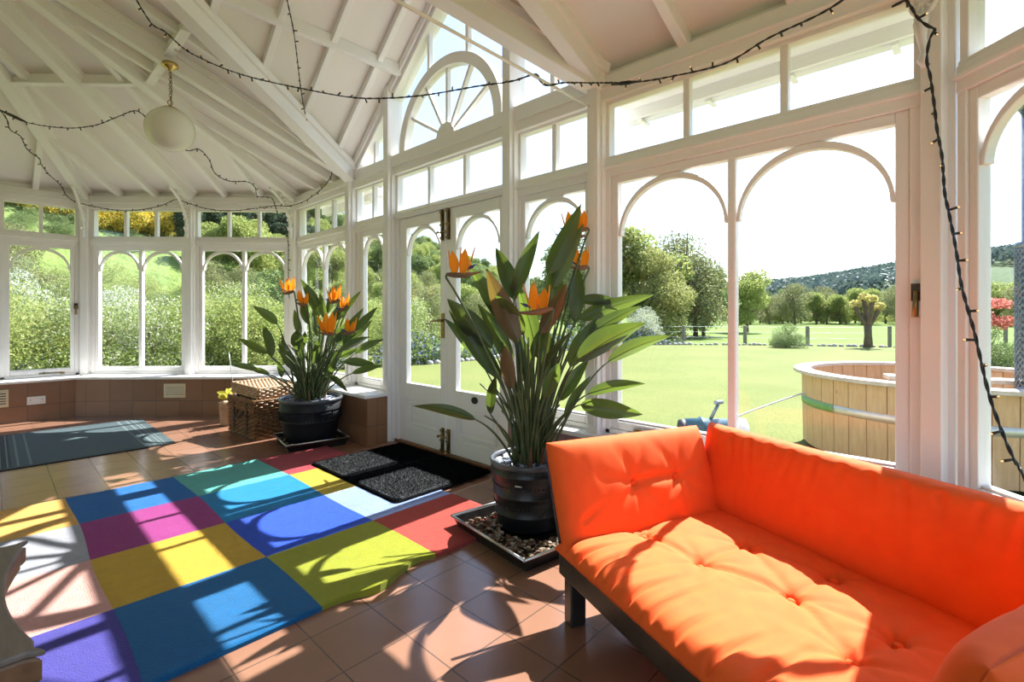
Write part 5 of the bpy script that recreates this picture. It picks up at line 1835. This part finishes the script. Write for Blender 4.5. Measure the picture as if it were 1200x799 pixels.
# ---- foliage helpers
def leafcloud(name, C, size, mat, parent, flat=0.0):
    n = len(C)
    a = rng.normal(size=(n, 3)); a[:, 2] *= (1 - flat * .5)
    a /= np.linalg.norm(a, axis=1)[:, None]
    c = rng.normal(size=(n, 3))
    c -= a * (c * a).sum(1)[:, None]
    c /= np.linalg.norm(c, axis=1)[:, None]
    s = size * rng.uniform(.6, 1.3, n)[:, None]
    V = np.stack([C - a * s * .55, C + c * s * .33, C + a * s * .55, C - c * s * .33], 1).reshape(-1, 3)
    me = bpy.data.meshes.new(name)
    me.vertices.add(4 * n); me.loops.add(4 * n); me.polygons.add(n)
    me.vertices.foreach_set('co', V.ravel())
    me.loops.foreach_set('vertex_index', np.arange(4 * n, dtype=np.int32))
    me.polygons.foreach_set('loop_start', np.arange(0, 4 * n, 4, dtype=np.int32))
    me.polygons.foreach_set('loop_total', np.full(n, 4, dtype=np.int32))
    me.update(calc_edges=True)
    me.materials.append(mat)
    o = bpy.data.objects.new(name, me)
    COL.objects.link(o)
    o.parent = parent
    return o
def blobs(bl, n):
    """Points near the skins of ellipsoids (x, y, z, rx, ry, rz)."""
    w = np.array([q[3] * q[4] + q[5] * q[4] for q in bl]); w = w / w.sum()
    out = []
    for q, k in zip(bl, (w * n).astype(int) + 1):
        d = rng.normal(size=(k, 3)); d /= np.linalg.norm(d, axis=1)[:, None]
        r = 1 - np.abs(rng.normal(0, 0.22, k)); r = np.clip(r, .05, 1.12)
        out.append(np.array(q[:3]) + d * r[:, None] * np.array(q[3:6]))
    C = np.concatenate(out)
    return C[C[:, 2] > 0.02]
def rblobs(R, H0, H1, k, r0, r1, seed, flat=1.0):
    rn = random.Random(seed)
    L = []
    for _ in range(k):
        u = rn.random()
        z = H0 + (H1 - H0) * u
        rr = R * math.sqrt(max(0.05, 1 - ((u - .38) / .66) ** 2)) * rn.uniform(.3, .8)
        a = rn.uniform(0, 2 * PI)
        r = rn.uniform(r0, r1)
        L.append((rr * math.cos(a), rr * math.sin(a), z, r, r, r * flat * rn.uniform(.7, 1)))
    return L
def trunk_mb(H, r, forks, seed, spread=0.5):
    rn = random.Random(seed)
    b = MB()
    top = Vector((rn.uniform(-.1, .1) * H, rn.uniform(-.1, .1) * H, H * .6))
    b.tube([(0, 0, -0.4), (0, 0, H * .2), top], [r * 1.3, r, r * .7], 8)
    for _ in range(forks):
        a = rn.uniform(0, 2 * PI)
        st = Vector((0, 0, H * .2)).lerp(top, rn.random())
        en = st + Vector((math.cos(a) * spread * H * rn.uniform(.4, 1), math.sin(a) * spread * H * rn.uniform(.4, 1), H * rn.uniform(.2, .5)))
        b.tube(bez(st, (st.x + (en.x - st.x) * .6, st.y + (en.y - st.y) * .6, st.z + (en.z - st.z) * .25), en, 6), [r * .45 - r * .06 * i for i in range(7)], 5)
    return b

G = {
    'spring': leafmat('spring_green_leaves', [(0, (0.218, 0.283, 0.067)), (0.5, (0.334, 0.386, 0.109)), (1, (0.452, 0.456, 0.171))], .45),
    'green': leafmat('mid_green_leaves', [(0, (0.101, 0.150, 0.051)), (0.5, (0.170, 0.234, 0.084)), (1, (0.268, 0.320, 0.123))], .4),
    'dark': leafmat('dark_green_leaves', [(0, (0.037, 0.063, 0.036)), (1, (0.091, 0.127, 0.068))], .3),
    'blossom': leafmat('white_blossom', [(0, (0.15, 0.21, 0.06)), (0.44, (0.30, 0.38, 0.12)), (0.48, (0.66, 0.66, 0.58)), (1, (0.76, 0.76, 0.70))], .35),
    'halfblossom': leafmat('sparse_blossom', [(0, (0.16, 0.23, 0.05)), (0.5, (0.32, 0.40, 0.10)), (0.78, (0.44, 0.49, 0.16)), (0.81, (0.66, 0.62, 0.50)), (1, (0.74, 0.70, 0.60))], .4),
    'gorse': leafmat('yellow_gorse', [(0, (0.15, 0.18, 0.04)), (0.32, (0.28, 0.27, 0.06)), (0.38, (0.58, 0.42, 0.04)), (1, (0.72, 0.55, 0.08))], .3),
    'twig': leafmat('budding_twigs', [(0, (0.15, 0.13, 0.07)), (0.5, (0.25, 0.26, 0.11)), (1, (0.36, 0.40, 0.16))], .35),
    'limegreen': leafmat('lime_green_leaves', [(0, (0.229, 0.255, 0.080)), (1, (0.420, 0.409, 0.154))], .45),
    'red': leafmat('coppery_red_leaves', [(0, (0.470, 0.132, 0.102)), (1, (0.682, 0.258, 0.213))], .45),
    'yellow': leafmat('lime_yellow_leaves', [(0, (0.467, 0.439, 0.129)), (1, (0.643, 0.545, 0.248))], .45),
}
def proto(kind, g, H, R, nleaf, size, nb, seed, cat, trunk=True, low=0.0, flat=0.9, trunk_r=None):
    r = empty(kind, (0, 0, 0), None, cat)
    C = blobs(rblobs(R, low, H * .86, nb, R * .32, R * .5, seed, flat), nleaf)
    leafcloud('crown', C, size, G[g], r)
    if trunk:
        trunk_mb(H, trunk_r or H * .022, 7, seed, R / H * .8).build('trunk', M['bark'], r, fixn=False)
    return r
used_first = {}
def put(p, x, y, sc, label, group=None, rot=None, dz=0.0, sz=None):
    o = p if p.name not in used_first else copy_tree(p)
    used_first[p.name] = 1
    o.location = (x, y, ground(x, y) + dz if math.hypot(x, y) > 12 else GZ + dz)
    o.rotation_euler = (0, 0, random.uniform(0, 2 * PI) if rot is None else rot)
    o.scale = (sc, sc, sz or sc)
    o['label'] = label
    if group: o['group'] = group
    elif 'group' in o: del o['group']
    return o
def pol(deg, r):
    return r * math.cos(math.radians(deg)), r * math.sin(math.radians(deg))

# near blossom shrubs outside the far bay (about 2.5 m tall, unit copies scaled)
P_bl = proto('blossom_shrub', 'blossom', 2.6, 1.7, 17000, 0.06, 20, 1, 'shrub', low=.2)
P_hb = proto('fruit_shrub', 'halfblossom', 2.6, 1.8, 17000, 0.06, 22, 2, 'shrub', low=.1)
P_gs = proto('green_shrub', 'spring', 2.3, 1.8, 16000, 0.065, 22, 3, 'shrub', low=.1)
P_ds = proto('dark_shrub', 'green', 2.3, 1.6, 13000, 0.07, 20, 4, 'shrub', low=.1)
near = [(P_gs, 88.5, 12.2, .9, 'bright green shrub close outside the far left window'), (P_bl, 89.5, 15.2, .92, 'large white-blossom shrub behind the far left window'),
        (P_hb, 83.5, 12.0, .85, 'half-blossomed shrub outside the left light of the bay'), (P_hb, 79.5, 12.2, .9, 'pinkish-white blossoming shrub left of the bay middle post'),
        (P_bl, 82.0, 15.5, .78, 'white-blossom shrub behind the bay middle post'), (P_gs, 75.3, 12.6, 1.0, 'leafy lime green shrub right of the bay middle post'),
        (P_hb, 73.6, 15.8, .95, 'tall blossoming shrub behind the wicker hamper window'), (P_gs, 70.5, 12.3, 1.0, 'lime green shrub outside the window above the hamper'),
        (P_ds, 66.8, 13.2, 1.0, 'mid-green shrub outside the far plant window'), (P_gs, 63.5, 14.0, .9, 'green shrub behind the far plant'),
        (P_hb, 86.5, 17.0, .7, 'scrubby shrub between the far left window and the bay'), (P_ds, 77.5, 17.0, .8, 'dark shrub behind the bay middle post'),
        (P_gs, 92.5, 13.5, 1.1, 'yellowish shrub at the left picture edge'), (P_ds, 70.0, 17.0, 1.3, 'dark green shrub further behind the hamper window'),
        (P_gs, 59.5, 15.2, 1.0, 'green shrub left of the double doors'), (P_hb, 56.5, 16.0, .95, 'pale shrub seen through the narrow left window')]
for p, a, r, s, lb in near:
    put(p, *pol(a, r), s * .74, lb)

# middle hillside scrub, gorse and woods
P_t1 = proto('round_tree', 'spring', 7, 3.2, 12000, 0.22, 22, 5, 'tree', low=1.0)
P_t2 = proto('round_tree', 'green', 8, 3.2, 12000, 0.24, 24, 6, 'tree', low=1.2)
P_t3 = proto('dark_tree', 'dark', 9, 2.6, 8000, 0.32, 24, 7, 'tree', low=1.0, flat=1.1)
P_t4 = proto('budding_tree', 'twig', 8, 3.4, 11000, 0.17, 26, 8, 'tree', low=1.5)
P_go = proto('gorse_bush', 'gorse', 1.8, 1.5, 5000, 0.12, 16, 9, 'bush', trunk=False, low=.1)
placed = []
def scatter(P, degs, rs, n, s0, s1, label, group, seed):
    rn = random.Random(seed)
    R0_ = {'gorse_bush': 0.9, 'dark_shrub': 1.6, 'green_shrub': 1.8}.get(P.name.split('.')[0], 3.2)
    for _ in range(n):
        for _try in range(14):
            a, r = rn.uniform(*degs), math.sqrt(rn.uniform(rs[0] ** 2, rs[1] ** 2))
            sc = rn.uniform(s0, s1)
            x, y = pol(a, r)
            if all((x - u) ** 2 + (y - v) ** 2 > (0.62 * (sc * R0_ + w)) ** 2 for u, v, w in placed):
                break
        else:
            continue
        placed.append((x, y, sc * R0_))
        put(P, x, y, sc, label, group, rn.uniform(0, 6.28), -0.25)
scatter(P_ds, (64, 93), (15.5, 21), 14, .4, .6, 'dark scrub bush low on the slope beyond the far bay windows', 'scrub on the slope', 1)
scatter(P_gs, (60, 93), (15.5, 21), 14, .4, .6, 'light green scrub bush low on the slope beyond the far bay windows', 'light scrub on the slope', 2)
scatter(P_t4, (66, 93), (16, 22), 10, .2, .3, 'budding brown-green tree on the slope beyond the bay', 'budding trees on the slope', 3)
scatter(P_ds, (80, 93), (26, 30), 14, .28, .45, 'dark bush above the meadow strip on the left hillside', 'dark bushes above the meadow', 11)
scatter(P_go, (77.5, 93), (30, 46), 210, .6, 1.05, 'yellow gorse bush high on the left hillside', 'gorse on the hill', 4)
scatter(P_t3, (66, 77.5), (30, 52), 34, .32, .5, 'dark tree on the hill behind the bay middle post', 'dark hill trees', 5)
scatter(P_t1, (62, 76.5), (26, 50), 34, .3, .5, 'spring green tree scattered on the hillside beyond the bay', 'hillside trees', 6)
scatter(P_t1, (79, 93), (47, 68), 20, .4, .6, 'spring green tree above the gorse on the left hillside', 'trees above the gorse', 12)
scatter(P_t2, (37, 66), (50, 104), 150, .34, .52, 'mid-green tree of the far wood seen over the double doors', 'far wood trees', 7)
scatter(P_t1, (37, 66), (48, 104), 140, .34, .52, 'pale green tree of the far wood seen over the double doors', 'pale far wood trees', 8)
scatter(P_t4, (42, 64), (19, 40), 14, .26, .42, 'budding tree on the rough slope behind the double doors', 'budding trees behind the doors', 9)
scatter(P_t1, (42, 64), (19, 36), 14, .26, .40, 'leafy green tree on the slope behind the double doors', 'green trees behind the doors', 10)

# trees beyond the lawn, right-hand windows
put(P_t1, *pol(29.0, 31), .98, 'tall spring green tree left in the big window', None, 0.4)
P_bt = proto('tall_tree', 'limegreen', 8, 2.9, 13000, 0.17, 24, 12, 'tree', low=.8)
put(P_bt, *pol(26.2, 29), .70, 'yellow-green tree in front of the taller trees in the big window', None, 1.0)
put(P_t4, *pol(24.3, 34), .92, 'brownish budding tree beside the spring green tree in the big window', None, 2.0)
put(P_t4, *pol(33.5, 30), .95, 'budding tree behind the narrow window right of the doors', None, 0.6)
put(P_t2, *pol(36.5, 33), .8, 'green tree behind the flowers of the front plant', None, 0.6)
put(P_t4, *pol(22.6, 33), .72, 'lower budding tree filling the gap left of the big window mullion', None, 1.2)
put(P_t2, *pol(21.8, 36), .62, 'mid-green tree left of the big window mullion', None, 3.0)
put(P_t1, *pol(17.5, 44), .72, 'rounded green tree just right of the big window mullion', None, 3.4)
put(P_bl, *pol(28.2, 24), .65, 'low white-flowering shrub at the lawn edge behind the front plant leaves', None, 1.0)
scatter(P_t1, (-5, 17), (88, 108), 22, .6, .9, 'pale green tree in the tree line across the field', 'tree line across the field', 14)
scatter(P_t4, (-5, 18), (84, 110), 24, .6, .95, 'budding grey tree in the tree line across the field', 'budding tree line across the field', 15)
scatter(P_t2, (-5, 20), (112, 135), 14, .7, 1.0, 'green tree behind the tree line across the field', 'back tree line across the field', 16)
put(P_ds, *pol(13.9, 23.2), .46, 'small round clipped bush at the far edge of the lawn', None, 1.0)
put(P_ds, *pol(-1.1, 17.5), .5, 'low green bush right of the corner post behind the hot tub', None, 1.4)

# woods on the distant ridge; aerial haze is painted into their pale bluish colour
pts = []
while len(pts) < 26000:
    a, r = rng.uniform(-8, 40), math.sqrt(rng.uniform(150 ** 2, 430 ** 2))
    x, y = pol(a, r)
    if noise.noise(Vector((x * .012, y * .012, 5))) + (r - 260) / 260 > 0.05:
        pts.append((x, y, ground(x, y) + rng.uniform(.5, 6)))
G['ridge'] = leafmat('haze_tinted_canopy', [(0, (0.085, 0.125, 0.115)), (1, (0.14, 0.185, 0.155))], .25)
tag(leafcloud('distant_woods', np.array(pts), 2.4, G['ridge'], None), 'haze-tinted blue-green woods covering the distant ridge beyond the field', 'woods', None, 'stuff')

# pollarded tree
pt = empty('pollarded_tree', (0, 0, 0), 'pollarded tree with stubby limbs and lime tufts in the big window', 'tree')
b = MB()
b.tube([(0, 0, -.3), (0.02, 0, .7), (0, 0.02, 1.35)], [.26, .17, .19], 10)
ends = []
for a, h, o_ in ((0.3, 2.25, .55), (2.2, 2.15, .6), (3.6, 2.4, .5), (5.0, 2.0, .45), (1.2, 2.5, .2)):
    e = (o_ * math.cos(a), o_ * math.sin(a), h)
    b.tube(bez((0, 0, 1.2), (e[0] * .7, e[1] * .7, 1.5), e, 6), [.15, .13, .115, .10, .09, .10, .13], 8)
    ends.append(e)
b.build('trunk', M['bark'], pt)
C = np.concatenate([blobs([(e[0], e[1], e[2] + .12, .27, .27, .22)], 200) for e in ends])
leafcloud('tufts', C, .13, G['yellow'], pt)
x, y = pol(7.1, 25.2)
pt.scale = (.8, .8, .82)
pt.location = (x, y, GZ - .05)
# red-leaved tree
P_rd = proto('copper_leaved_tree', 'red', 2.6, 1.1, 2600, 0.10, 12, 21, 'tree', low=1.3, flat=.5, trunk_r=.07)
put(P_rd, *pol(-0.6, 20), .85, 'small copper-red leaved tree in the right edge window', None, .4)

# fence beyond the lawn
fe = empty('wire_fence', (25, 4, GZ), 'wire fence on grey posts along the far edge of the lawn', 'fence')
fl = [(33, -4.5), (29.9, -1.1), (27.1, 2.6), (24.9, 5.3), (24.3, 7.75), (22.6, 10.0), (19.6, 12.2)]
for x, y in fl:
    b = MB(); F = Facet((x, y), (1, 0), (0, 1)); b.box(F, -.07, .07, -.07, .07, GZ - .2, GZ + .85); b.build('post', M['post'], fe, .02)
for z in (.3, .55, .8):
    b = MB(); b.tube([(x, y, GZ + z) for x, y in fl], .005, 5); b.build('wire', M['flue'], fe)
# stone edging of the lawn
b = MB()
for k in range(len(EDGE) - 5):
    a, c = Vector((*EDGE[k], GZ)), Vector((*EDGE[k + 1], GZ))
    n = int((c - a).length / .22)
    for i in range(n):
        p = a.lerp(c, (i + random.uniform(.2, .8)) / n)
        r = random.uniform(.07, .12)
        b.sphere((p.x, p.y, p.z + r * .3), r, 5, 0, random.uniform(.6, .9))
tag(b.build('stone_edging', M['stone'], fixn=False), 'row of pale stones edging the far side of the lawn', 'edging', None, 'stuff')
# flower bed
M['bluef'] = leafmat('blue_flowers', [(0, (0.07, 0.11, 0.03)), (0.5, (0.14, 0.20, 0.06)), (0.76, (0.2, 0.24, 0.08)), (0.79, (0.16, 0.18, 0.42)), (0.92, (0.25, 0.27, 0.5)), (0.94, (0.5, 0.5, 0.48)), (1, (0.55, 0.55, 0.5))], .35)
G['bluef'] = M['bluef']
pts = []
for k in range(4, len(EDGE) - 2):
    a, c = np.array(EDGE[k]), np.array(EDGE[k + 1])
    L = np.linalg.norm(c - a)
    nn = int(L * 800)
    u = rng.random(nn)[:, None]
    nrm = np.array([c[1] - a[1], -(c[0] - a[0])]) / L
    w = rng.random(nn) ** 1.3 * 1.5
    q = a + (c - a) * u + nrm * w[:, None]
    h = rng.random(nn) * (.30 + .45 * np.clip(w, 0, 1)) * (0.7 + .5 * np.sin(u[:, 0] * L * 2.1 + k))
    pts.append(np.concatenate([q, (GZ + h)[:, None]], 1))
fb = leafcloud('flower_bed', np.concatenate(pts), .11, M['bluef'], None)
tag(fb, 'flower bed of blue and white flowers along the lawn edge beyond the doors', 'flower bed', None, 'stuff')

# two parked cars far across the field
def car(x, y, rot, label, paint):
    F = Facet((x, y), (math.cos(rot), math.sin(rot)), (-math.sin(rot), math.cos(rot)))
    z = ground(x, y) + .05
    r = empty('car', (x, y, z), label, 'car', 'cars across the field')
    b = MB()
    b.frustum(F, (-2.1, 2.1, -.85, .85, z + .3), (-2.05, 2.05, -.82, .82, z + .75)); b.frustum(F, (-2.05, 2.05, -.82, .82, z + .75), (-1.9, 1.8, -.75, .75, z + .95)); b.frustum(F, (-1.5, 1.0, -.72, .72, z + .94), (-1.1, .4, -.6, .6, z + 1.45))
    b.build('body', paint, r, .06)
    b = MB()
    b.frustum(F, (-1.42, .92, -.74, .74, z + .99), (-1.12, .48, -.63, .63, z + 1.38))
    b.build('window', M['dark'], r)
    for sx in (-1.3, 1.3):
        for sd in (-.84, .84):
            b = MB(); b.tube([F(sx, sd - .1, z + .32), F(sx, sd + .1, z + .32)], .32, 16); b.build('wheel', M['dark'], r)
cp = [mixed('silver_car_paint', (0.5, 0.52, 0.55), (0.55, 0.57, 0.6), 5, .25), mixed('dark_car_paint', (0.05, 0.06, 0.08), (0.07, 0.08, 0.1), 5, .25)]
car(*pol(10.3, 118), 2.0, 'silver car parked far across the field', cp[0])
car(*pol(7.9, 120), 2.1, 'dark car parked far across the field', cp[1])

# ------------------------------------------------------------------ wooden hot tub
TC = (6.07, 0.19); TR = 1.12
tub = empty('hot_tub', (TC[0], TC[1], GZ), 'round pine-staved wooden hot tub on the lawn outside the sofa window', 'hot tub')
zt = 0.60
b = MB()
NS = 46
for k in range(NS):
    a0, a1 = 2 * PI * (k + .02) / NS, 2 * PI * (k + .98) / NS
    def pp(a, r, z): return Vector((TC[0] + r * math.cos(a), TC[1] + r * math.sin(a), z))
    p = [pp(a0, TR - .045, GZ + .06), pp(a1, TR - .045, GZ + .06), pp(a1, TR, GZ + .06), pp(a0, TR, GZ + .06)]
    q = [pp(a0, TR - .035, zt), pp(a1, TR - .035, zt), pp(a1, TR + .012, zt), pp(a0, TR + .012, zt)]
    b.hexa(p + q)
b.build('staves', M['pine'], tub)
b = MB()
b.lathe((TC[0], TC[1], 0), [(0.001, GZ + .09), (TR - .05, GZ + .09)], 46)
b.build('tub_floor', M['pine'], tub)
for k in range(12):
    a0, a1 = 2 * PI * (k + .01) / 12, 2 * PI * (k + .99) / 12
    b = MB()
    outer = [(TC[0] + (TR + .085) * math.cos(a0 + (a1 - a0) * i / 6), TC[1] + (TR + .085) * math.sin(a0 + (a1 - a0) * i / 6), zt) for i in range(7)]
    inner = [(TC[0] + (TR - .07) * math.cos(a0 + (a1 - a0) * i / 6), TC[1] + (TR - .07) * math.sin(a0 + (a1 - a0) * i / 6), zt) for i in range(6, -1, -1)]
    b.prism(outer + inner, (0, 0, .035))
    b.build('rim_board', M['pinegrey'], tub, .005)
for nm, a0, a1, mt in (('hoop', 0, 2 * PI, 'hoop'),):
    b = MB()
    b.lathe((TC[0], TC[1], 0), [(TR + .004, .295), (TR + .010, .295), (TR + .013, .365), (TR + .006, .365)], 92, 0, a0, a1)
    b.build('hoop', M[mt], tub)
b = MB()
va = math.atan2(-TC[1], -TC[0])
b.lathe((TC[0], TC[1], 0), [(TR + .011, .293), (TR + .015, .293), (TR + .018, .367), (TR + .012, .367)], 20, 0, 1.85, 2.46)
b.build('green_hoop_section', M['greenhoop'], tub)
b = MB()
for k in range(8):
    a = 2 * PI * k / 8 + .3
    F = Facet((TC[0] + .9 * math.cos(a), TC[1] + .9 * math.sin(a)), (math.cos(a), math.sin(a)), (-math.sin(a), math.cos(a)))
    b.box(F, -.12, .16, -.05, .05, GZ, GZ + .07)
b.build('foot', M['dark'], tub)
b = MB()
for k in range(24):
    a0, a1 = 2 * PI * k / 24 + .0, 2 * PI * (k + 1) / 24
    if 6 < k < 18: continue
    b.hexa([Vector((TC[0] + r * math.cos(a), TC[1] + r * math.sin(a), z)) for z in (.12, .16) for r, a in ((.72, a0), (.72, a1), (TR - .05, a1), (TR - .05, a0))])
b.build('bench', M['pinegrey'], tub)
for nm, p, q, w_, lb in (('rim_plank', (5.55, -0.62, .64), (5.15, 0.52, .64), .18, 'grey plank lying across the near rim of the hot tub'),
                       ('rim_plank', (5.75, -0.95, .685), (6.9, -0.55, .685), .16, 'pale plank lying across the right side of the hot tub')):
    b = MB(); b.beam((p[0], p[1], p[2] + .035), (q[0], q[1], q[2] + .035), w_, .035)
    tag(b.build(nm, M['pinegrey'], None, .006), lb, 'plank')
st = empty('tub_stove', (5.28, -.30, .1), 'grey stove flue with perforated guard rising from the hot tub', 'stove')
SX, SY = 5.31, -.33
b = MB(); b.tube([(SX, SY, .12), (SX, SY, 2.72)], .052, 16); b.build('flue_pipe', M['flue'], st)
b = MB(); b.lathe((SX, SY, 2.72), [(.12, .02), (.125, .03), (.05, .10), (.001, .12)], 20); b.lathe((SX, SY, 2.72), [(.001, .02), (.12, .02)], 20)
for k in range(3):
    a = 2 * PI * k / 3
    b.tube([(SX + .05 * math.cos(a), SY + .05 * math.sin(a), 2.66), (SX + .1 * math.cos(a), SY + .1 * math.sin(a), 2.75)], .006, 5)
b.build('rain_cap', M['flue'], st)
b = MB()
for k in range(16):
    pts = []
    for sgn in (1, -1):
        b.tube([(SX + .085 * math.cos(2 * PI * k / 16 + sgn * i * .28), SY + .085 * math.sin(2 * PI * k / 16 + sgn * i * .28), .62 + i * .036) for i in range(31)], .0055, 4)
for z in (.62, 1.70):
    b.lathe((SX, SY, z), [(.083, -.02), (.09, -.02), (.09, .02), (.083, .02)], 24)
b.build('flue_guard', M['flue'], st)
b = MB(); b.box(W, SX - .18, SX + .18, SY - .2, SY + .2, GZ + .09, .42); b.build('stove_body', M['flue'], st, .02)
tp = empty('tap_post', (7.0, -.66, .64), 'white post standing on the far rim of the hot tub', 'post')
b = MB(); b.tube([(7.0, -.66, .63), (7.0, -.66, .82)], .035, 12); b.build('shaft', M['white_plastic'], tp)
b = MB(); b.sphere((7.0, -.66, .83), .042, 8); b.build('knob', M['white_plastic'], tp)

# teal garden pump with a handle, and a rope across the grass
gx, gy = 4.05, 1.55
gp = empty('garden_pump', (gx, gy, GZ), 'small teal cylinder machine with a slanted handle on the grass behind the sofa', 'machine')
e = Vector((.60, -.80, 0)); nn_ = Vector((.80, .60, 0))
FG = Facet((gx, gy), e[:2], nn_[:2])
def axcyl(b, s0, s1, z, prof, n=24):
    b.tube([FG(s0 + (s1 - s0) * t, 0, z) for t, _ in prof], [r for _, r in prof], n)
b = MB(); axcyl(b, -.22, .16, GZ + .37, [(0, .08), (.02, .10), (.3, .105), (.33, .115), (.38, .115), (.41, .105), (.97, .105), (1, .085)]); b.build('barrel', M['teal'], gp)
b = MB(); axcyl(b, .155, .27, GZ + .37, [(0, .10), (.5, .115), (.9, .11), (1, .07)]); b.build('end_cap', M['white_plastic'], gp)
b = MB(); axcyl(b, -.27, -.215, GZ + .37, [(0, .05), (.2, .09), (1, .095)]); b.build('end_cap', M['dark'], gp)
b = MB(); b.tube([FG(-.02, 0, GZ + .45), FG(.06, .02, GZ + .60)], .014, 8); b.tube([FG(.02, -.03, GZ + .61), FG(.10, .07, GZ + .60)], .017, 8); b.build('handle', M['flue'], gp)
for s in (-.15, .1):
    b = MB(); b.frustum(FG, (s - .03, s + .03, -.16, .16, GZ), (s - .03, s + .03, -.08, .08, GZ + .28)); b.build('foot', M['flue'], gp, .004)
b = MB()
b.tube(bez((3.75, 2.15, GZ + .02), (4.8, 1.9, GZ + .25), (5.42, 1.18, .42), 14), .008, 6)
tag(b.build('rope', M['rope']), 'white rope running across the grass to the hot tub', 'rope')
